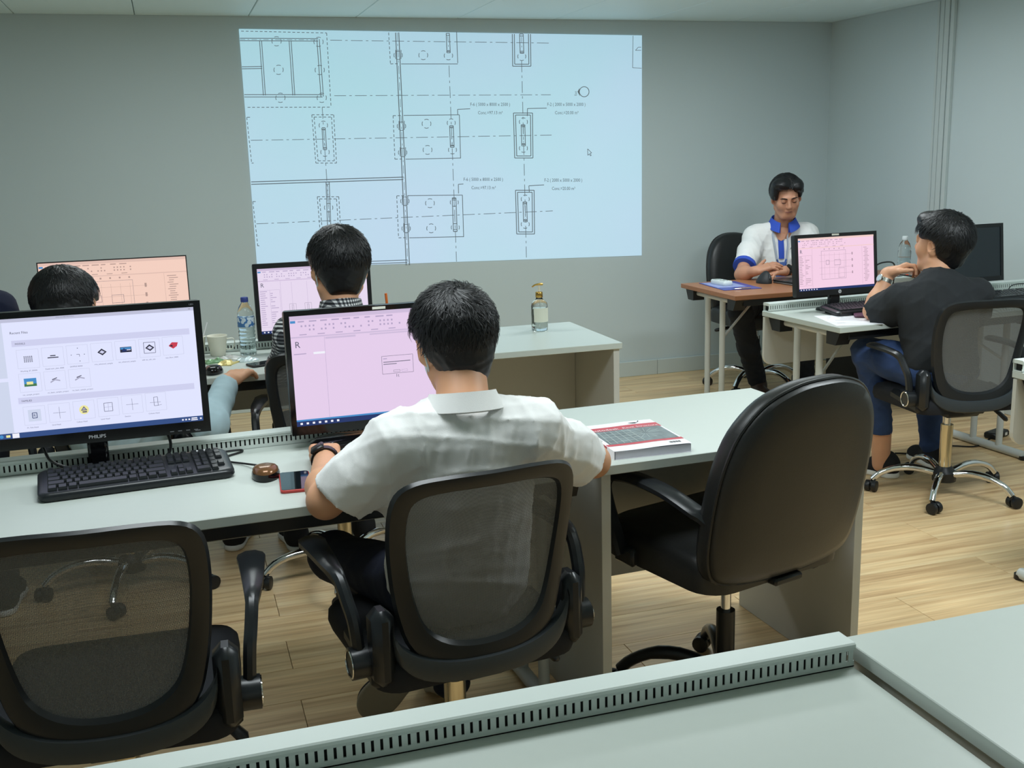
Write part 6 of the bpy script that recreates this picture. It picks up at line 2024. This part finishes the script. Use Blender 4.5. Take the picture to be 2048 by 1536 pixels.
for s_ in (-1, 1):
    MB().tube([HE.w(p) - oE for p in ((s_ * 0.013, 0.0985, 0.0250), (s_ * 0.026, 0.0985, 0.0300), (s_ * 0.041, 0.0910, 0.0295), (s_ * 0.052, 0.080, 0.0235))], [0.0032, 0.0040, 0.0036, 0.0014], 6).build('eyebrow', M_BROW, E_P)
    MB().tube([HE.w(p) - oE for p in ((s_ * 0.018, 0.0940, 0.0035), (s_ * 0.026, 0.0972, 0.0005), (s_ * 0.036, 0.0960, 0.0005), (s_ * 0.045, 0.0895, 0.0040))], [0.0010, 0.0018, 0.0018, 0.0010], 6).build('eyelashes', M_BROW, E_P)
MB().tube([HE.w(p) - oE for p in spline([(-0.021, 0.089, -0.0575), (-0.010, 0.0965, -0.0565), (0, 0.098, -0.0575), (0.010, 0.0965, -0.0565), (0.021, 0.089, -0.0575)], 12)], [0.001] + [0.0026] * 10 + [0.001], 6).build('lips', M_LIP, E_P)
F = Fld((3.16, 5.66, 0.50), (3.96, 6.10, 1.12), 0.006)
F.ell((3.585, 5.905, 0.82), (0.172, 0.118, 0.24), rotz(R(-12)), 0.02)
F.ell((3.56, 5.94, 0.62), (0.17, 0.13, 0.15), rotz(R(-8)), 0.06)
F.cone(SRE, SLE, 0.058, 0.058, 0.06)
F.chain([nbE + (-0.05, 0.008, -0.03), SRE], [0.042, 0.06], 0.04); F.chain([nbE + (0.05, -0.008, -0.03), SLE], [0.042, 0.06], 0.04)
cuffs = []
for S_, E_, f in ((SRE, ERE, 0.74), (SLE, ELE, 0.74)):
    c = S_ + (E_ - S_) * f
    d = norm(E_ - S_)
    cuffs.append((c, d))
    F.chain([S_, S_ + (E_ - S_) * 0.4, c + d * 0.03], [0.057, 0.062, 0.068], 0.06, cap=(c, d))
F.folds(0.004, 36, 31)
np_mesh('polo_shirt', [F.mesh()], M_POLO, E_P, oE)
for c, d in cuffs:
    G = Fld(c - 0.1, c + 0.1, 0.004)
    G.cone(c - d * 0.02, c + d * 0.07, 0.0685, 0.0695, 0.0)
    G.plane(c + d * 0.024, d); G.plane(c - d * 0.004, -d)
    np_mesh('sleeve_band', [G.mesh()], M_BLUE, E_P, oE)
fE = norm((-0.42, -0.9, 0))
collar('collar', HE, nbE + np.array((-0.004, -0.006, -0.012)), M_BLUE, E_P, oE, r=0.070, hgt=0.046, fwd=fE, open_front=0.34, flare=0.026, thick=0.004)
sE = np.cross(fE, (0, 0, 1))
# placket, lanyard and card follow the chest
def chest(x, z):
    """point on the shirt front: x sideways, z height"""
    c = np.array((3.585, 5.905, 0.82))
    v = norm(np.array((-0.21, -0.98, 0)))
    s2 = np.array((-v[1], v[0], 0)) * -1
    zz = (z - 0.82) / 0.24
    k = math.sqrt(max(0.05, 1 - zz * zz - (x / 0.172) ** 2))
    bulge = 0.118 * k
    if z > 0.90:
        bulge = max(bulge, 0.078)
    return c + np.array((0, 0, z - 0.82)) + s2 * x + v * (bulge + 0.006)
rows = []
for z in np.linspace(0.845, 1.0, 9):
    rows.append([chest(-0.017, z) - oE, chest(0.0, z) + np.array((-0.001, -0.004, 0)) - oE, chest(0.017, z) - oE, chest(0.017, z) + np.array((0.004, 0.018, 0)) - oE, chest(-0.017, z) + np.array((0.004, 0.018, 0)) - oE])
MB().loft(rows).build('placket', M_BLUE, E_P)
tri = MB().loft([[chest(-0.020, 0.962) - oE + (-.001, -.006, 0), chest(0.020, 0.962) - oE + (-.001, -.006, 0), chest(0.0, 0.952) - oE + (-.002, -.004, 0)], [chest(-0.048, 1.012) - oE + (0, -.004, .01), chest(0.048, 1.012) - oE + (0, -.004, .01), chest(0.0, 1.02) - oE + (.02, .03, .0)]])
tri.build('neck_opening', M_SKINE, E_P)
for x in (-0.045, 0.045):
    MB().tube([p - oE for p in spline([nbE + sE * x * 1.25 + fE * 0.02 + (0, 0, 0.02), chest(x * 1.05, 1.0) + fE * 0.006, chest(x * 0.9, 0.92) + fE * 0.004, chest(x * 0.65, 0.84) + fE * 0.003], 12)], 0.0068, 6, flat=0.3).build('lanyard', mat('grey_lanyard', (168, 176, 190), 0.6), E_P)
    MB().tube([p - oE for p in spline([chest(x * 0.65, 0.842) + fE * 0.004, chest(x * 0.25, 0.79) + fE * 0.006, chest(0.0, 0.765) + fE * 0.008], 8)], 0.010, 6, flat=0.25).build('lanyard', mat('blue_ribbon', (70, 100, 168), 0.6), E_P)
q = [chest(-0.032, 0.825), chest(0.032, 0.825), chest(0.032, 0.735), chest(-0.032, 0.735)]
MB().loft([[p + fE * 0.010 - oE for p in q], [p + fE * 0.012 - oE for p in q]]).build('name_card', mat('blue_card', (92, 122, 186), 0.3), E_P, smooth=0)
lt = MB()
put_text(lt, 'Aut', lambda x, y: chest(-0.055 - x, 0.897 + y) + fE * 0.004 - oE, 0.02)
lt.build('chest_lettering', M_DARKG, E_P, smooth=0)['kind'] = 'stuff'
KRE, ARE = np.array((3.155, 5.56, 0.575)), np.array((3.415, 5.80, 0.10))
KLE, ALE = np.array((3.55, 5.50, 0.57)), np.array((3.72, 5.74, 0.10))
lo, hi = bounds([KRE, ARE, KLE, ALE, (3.75, 6.05, 0.6)], 0.10)
F = Fld(lo, hi, 0.008)
F.ell((3.56, 5.95, 0.57), (0.18, 0.13, 0.085), None, 0.02)
for hp, K_, A_ in (((3.46, 5.92, 0.565), KRE, ARE), ((3.66, 5.90, 0.565), KLE, ALE)):
    F.chain([hp, K_, K_ + (A_ - K_) * 0.5 + np.array((-.012, -.012, 0)), A_], [0.085, 0.068, 0.066, 0.058], 0.03)
F.folds(0.004, 40, 6)
np_mesh('trousers', [F.mesh()], M_TROUS, E_P, oE)
shoe(E_P, oE, (3.455, 5.87, 0.0), (3.37, 5.62, 0.0), (0, 0, 1), mat('brown_leather', (58, 44, 36), 0.5), mat('dark_sole', (40, 32, 28), 0.7))
shoe(E_P, oE, (3.75, 5.80, 0.0), (3.70, 5.56, 0.0), (0, 0, 1), mat('brown_leather', (58, 44, 36), 0.5), mat('dark_sole', (40, 32, 28), 0.7))
watch(E_P, oE, ELE, WLE, (-0.25, -0.7, 0.7), M_BLACK, mat('dark_dial', (14, 16, 18), 0.15), rb=0.0275, at=0.90, round_=True, case=M_BLACK)

# ---------------------------------------------------------------- F: black shirt person at the right table
oF = np.array((3.1, 3.8, 0.0))
HF = Head((3.158, 3.86, 1.085), yaw=R(20), pitch=R(6), roll=R(-2), sc=1.05)
nbF = np.array((3.118, 3.835, 0.945))
SLF, SRF = np.array((2.985, 3.90, 0.865)), np.array((3.275, 3.765, 0.885))
ELF, WLF = np.array((2.952, 4.035, 0.790)), np.array((3.034, 4.045, 0.953))
ERF, WRF = np.array((3.36, 3.93, 0.76)), np.array((3.22, 4.10, 0.79))
F_P = person('person in a black shirt on the right, hand at chin, facing the instructor', oF,
             [head_parts(HF, nbF, 0.0038), arm_mesh(SLF, ELF, WLF, ((0.62, -0.46, 0.30), (0.1, 0.35, 0.9)), 1, curl=(42, 44, 46, 48), thumb=(25, 20)),
              arm_mesh(SRF, ERF, WRF, ((-0.6, 0.8, 0), (0, 0, 1)), -1, h=0.005), torso_skin((3.11, 3.76, 0.56), (3.12, 3.82, 0.90), 0.088),
              Fld((2.94, 3.96, 0.02), (3.17, 4.18, 0.30), 0.005).chain([(3.045, 4.06, 0.26), (3.06, 4.07, 0.06)], [0.047, 0.040], 0.01).mesh()], M_SKINF)
hair_obj(HF, F_P, oF, 4200, (-0.1, -0.35, 0.93), seed=31, t=0.022, length=(0.035, 0.06), lift=0.09, swirl=0.3, width=0.0015, mk=dict(line=0.060, nape=-0.110, side=0.028), down=0.2, tufts=(((0.0, 0.065, 0.098), (0.058, 0.050, 0.034)), ((0.0, -0.092, 0.030), (0.060, 0.034, 0.055))))
F = Fld((2.82, 3.52, 0.44), (3.52, 4.14, 1.04), 0.006)
F.ell((3.115, 3.80, 0.77), (0.168, 0.118, 0.22), rotz(R(-22)), 0.02)
F.ell((3.11, 3.765, 0.58), (0.165, 0.125, 0.15), rotz(R(-10)), 0.06)
F.cone(SLF, SRF, 0.060, 0.062, 0.05)
F.cone(nbF + (0, 0, 0.005), nbF + (0, -0.01, -0.08), 0.056, 0.085, 0.05)
for S_, E_, f in ((SLF, ELF, 0.86), (SRF, ERF, 0.86)):
    c = S_ + (E_ - S_) * f
    d = norm(E_ - S_)
    F.chain([S_ + np.array((0, 0, -0.01)), S_ + (E_ - S_) * 0.5 + np.array((0.01, -0.005, -0.02)), c + d * 0.03 + np.array((0, 0, -0.02))], [0.064, 0.076, 0.084], 0.03, cap=(c, d + np.array((0, 0, 0.1))))
F.folds(0.0045, 36, 41)
np_mesh('black_shirt', [F.mesh()], M_BLKT, F_P, oF)
collar('neckband', HF, nbF + np.array((0, 0, -0.004)), M_BLKT, F_P, oF, r=0.064, hgt=0.014, fwd=(-0.3, 1, 0), flare=0.006)
KLF, ALF = np.array((2.955, 4.06, 0.595)), np.array((3.045, 4.065, 0.215))
KRF, ARF = np.array((3.33, 4.12, 0.53)), np.array((3.36, 4.10, 0.12))
lo, hi = bounds([KLF, ALF, KRF, ARF, (3.0, 3.62, 0.5)], 0.10)
F = Fld(lo, hi, 0.007)
F.ell((3.11, 3.77, 0.545), (0.18, 0.13, 0.08), None, 0.02)
F.chain([(3.04, 3.80, 0.555), (2.985, 3.93, 0.585), KLF], [0.088, 0.082, 0.070], 0.03)
F.chain([KLF, KLF + (ALF - KLF) * 0.45 + np.array((0.012, 0, 0)), ALF + np.array((0, 0, -0.03))], [0.068, 0.064, 0.058], 0.03, cap=(ALF, (0, 0, -1)))
F.chain([(3.19, 3.80, 0.55), KRF, ARF], [0.085, 0.066, 0.054], 0.03)
F.folds(0.0045, 44, 17)
np_mesh('jeans', [F.mesh()], M_JEANS, F_P, oF)
shoe(F_P, oF, (3.115, 4.005, 0.0), (3.00, 4.22, 0.0), (0, 0, 1), M_SHOE, M_RUBW, L_=0.26, h=0.005)
shoe(F_P, oF, (3.37, 4.03, 0.0), (3.40, 4.28, 0.0), (0, 0, 1), M_SHOE, M_RUBW, L_=0.26, h=0.008)
M_STEEL = mat('watch_steel', (190, 190, 184), 0.25, 0.9)
watch(F_P, oF, ELF, WLF, (-0.85, 0.0, 0.2), M_STEEL, mat('pale_dial', (190, 205, 214), 0.2), rb=0.0275, at=0.80, round_=True, bw=0.018)
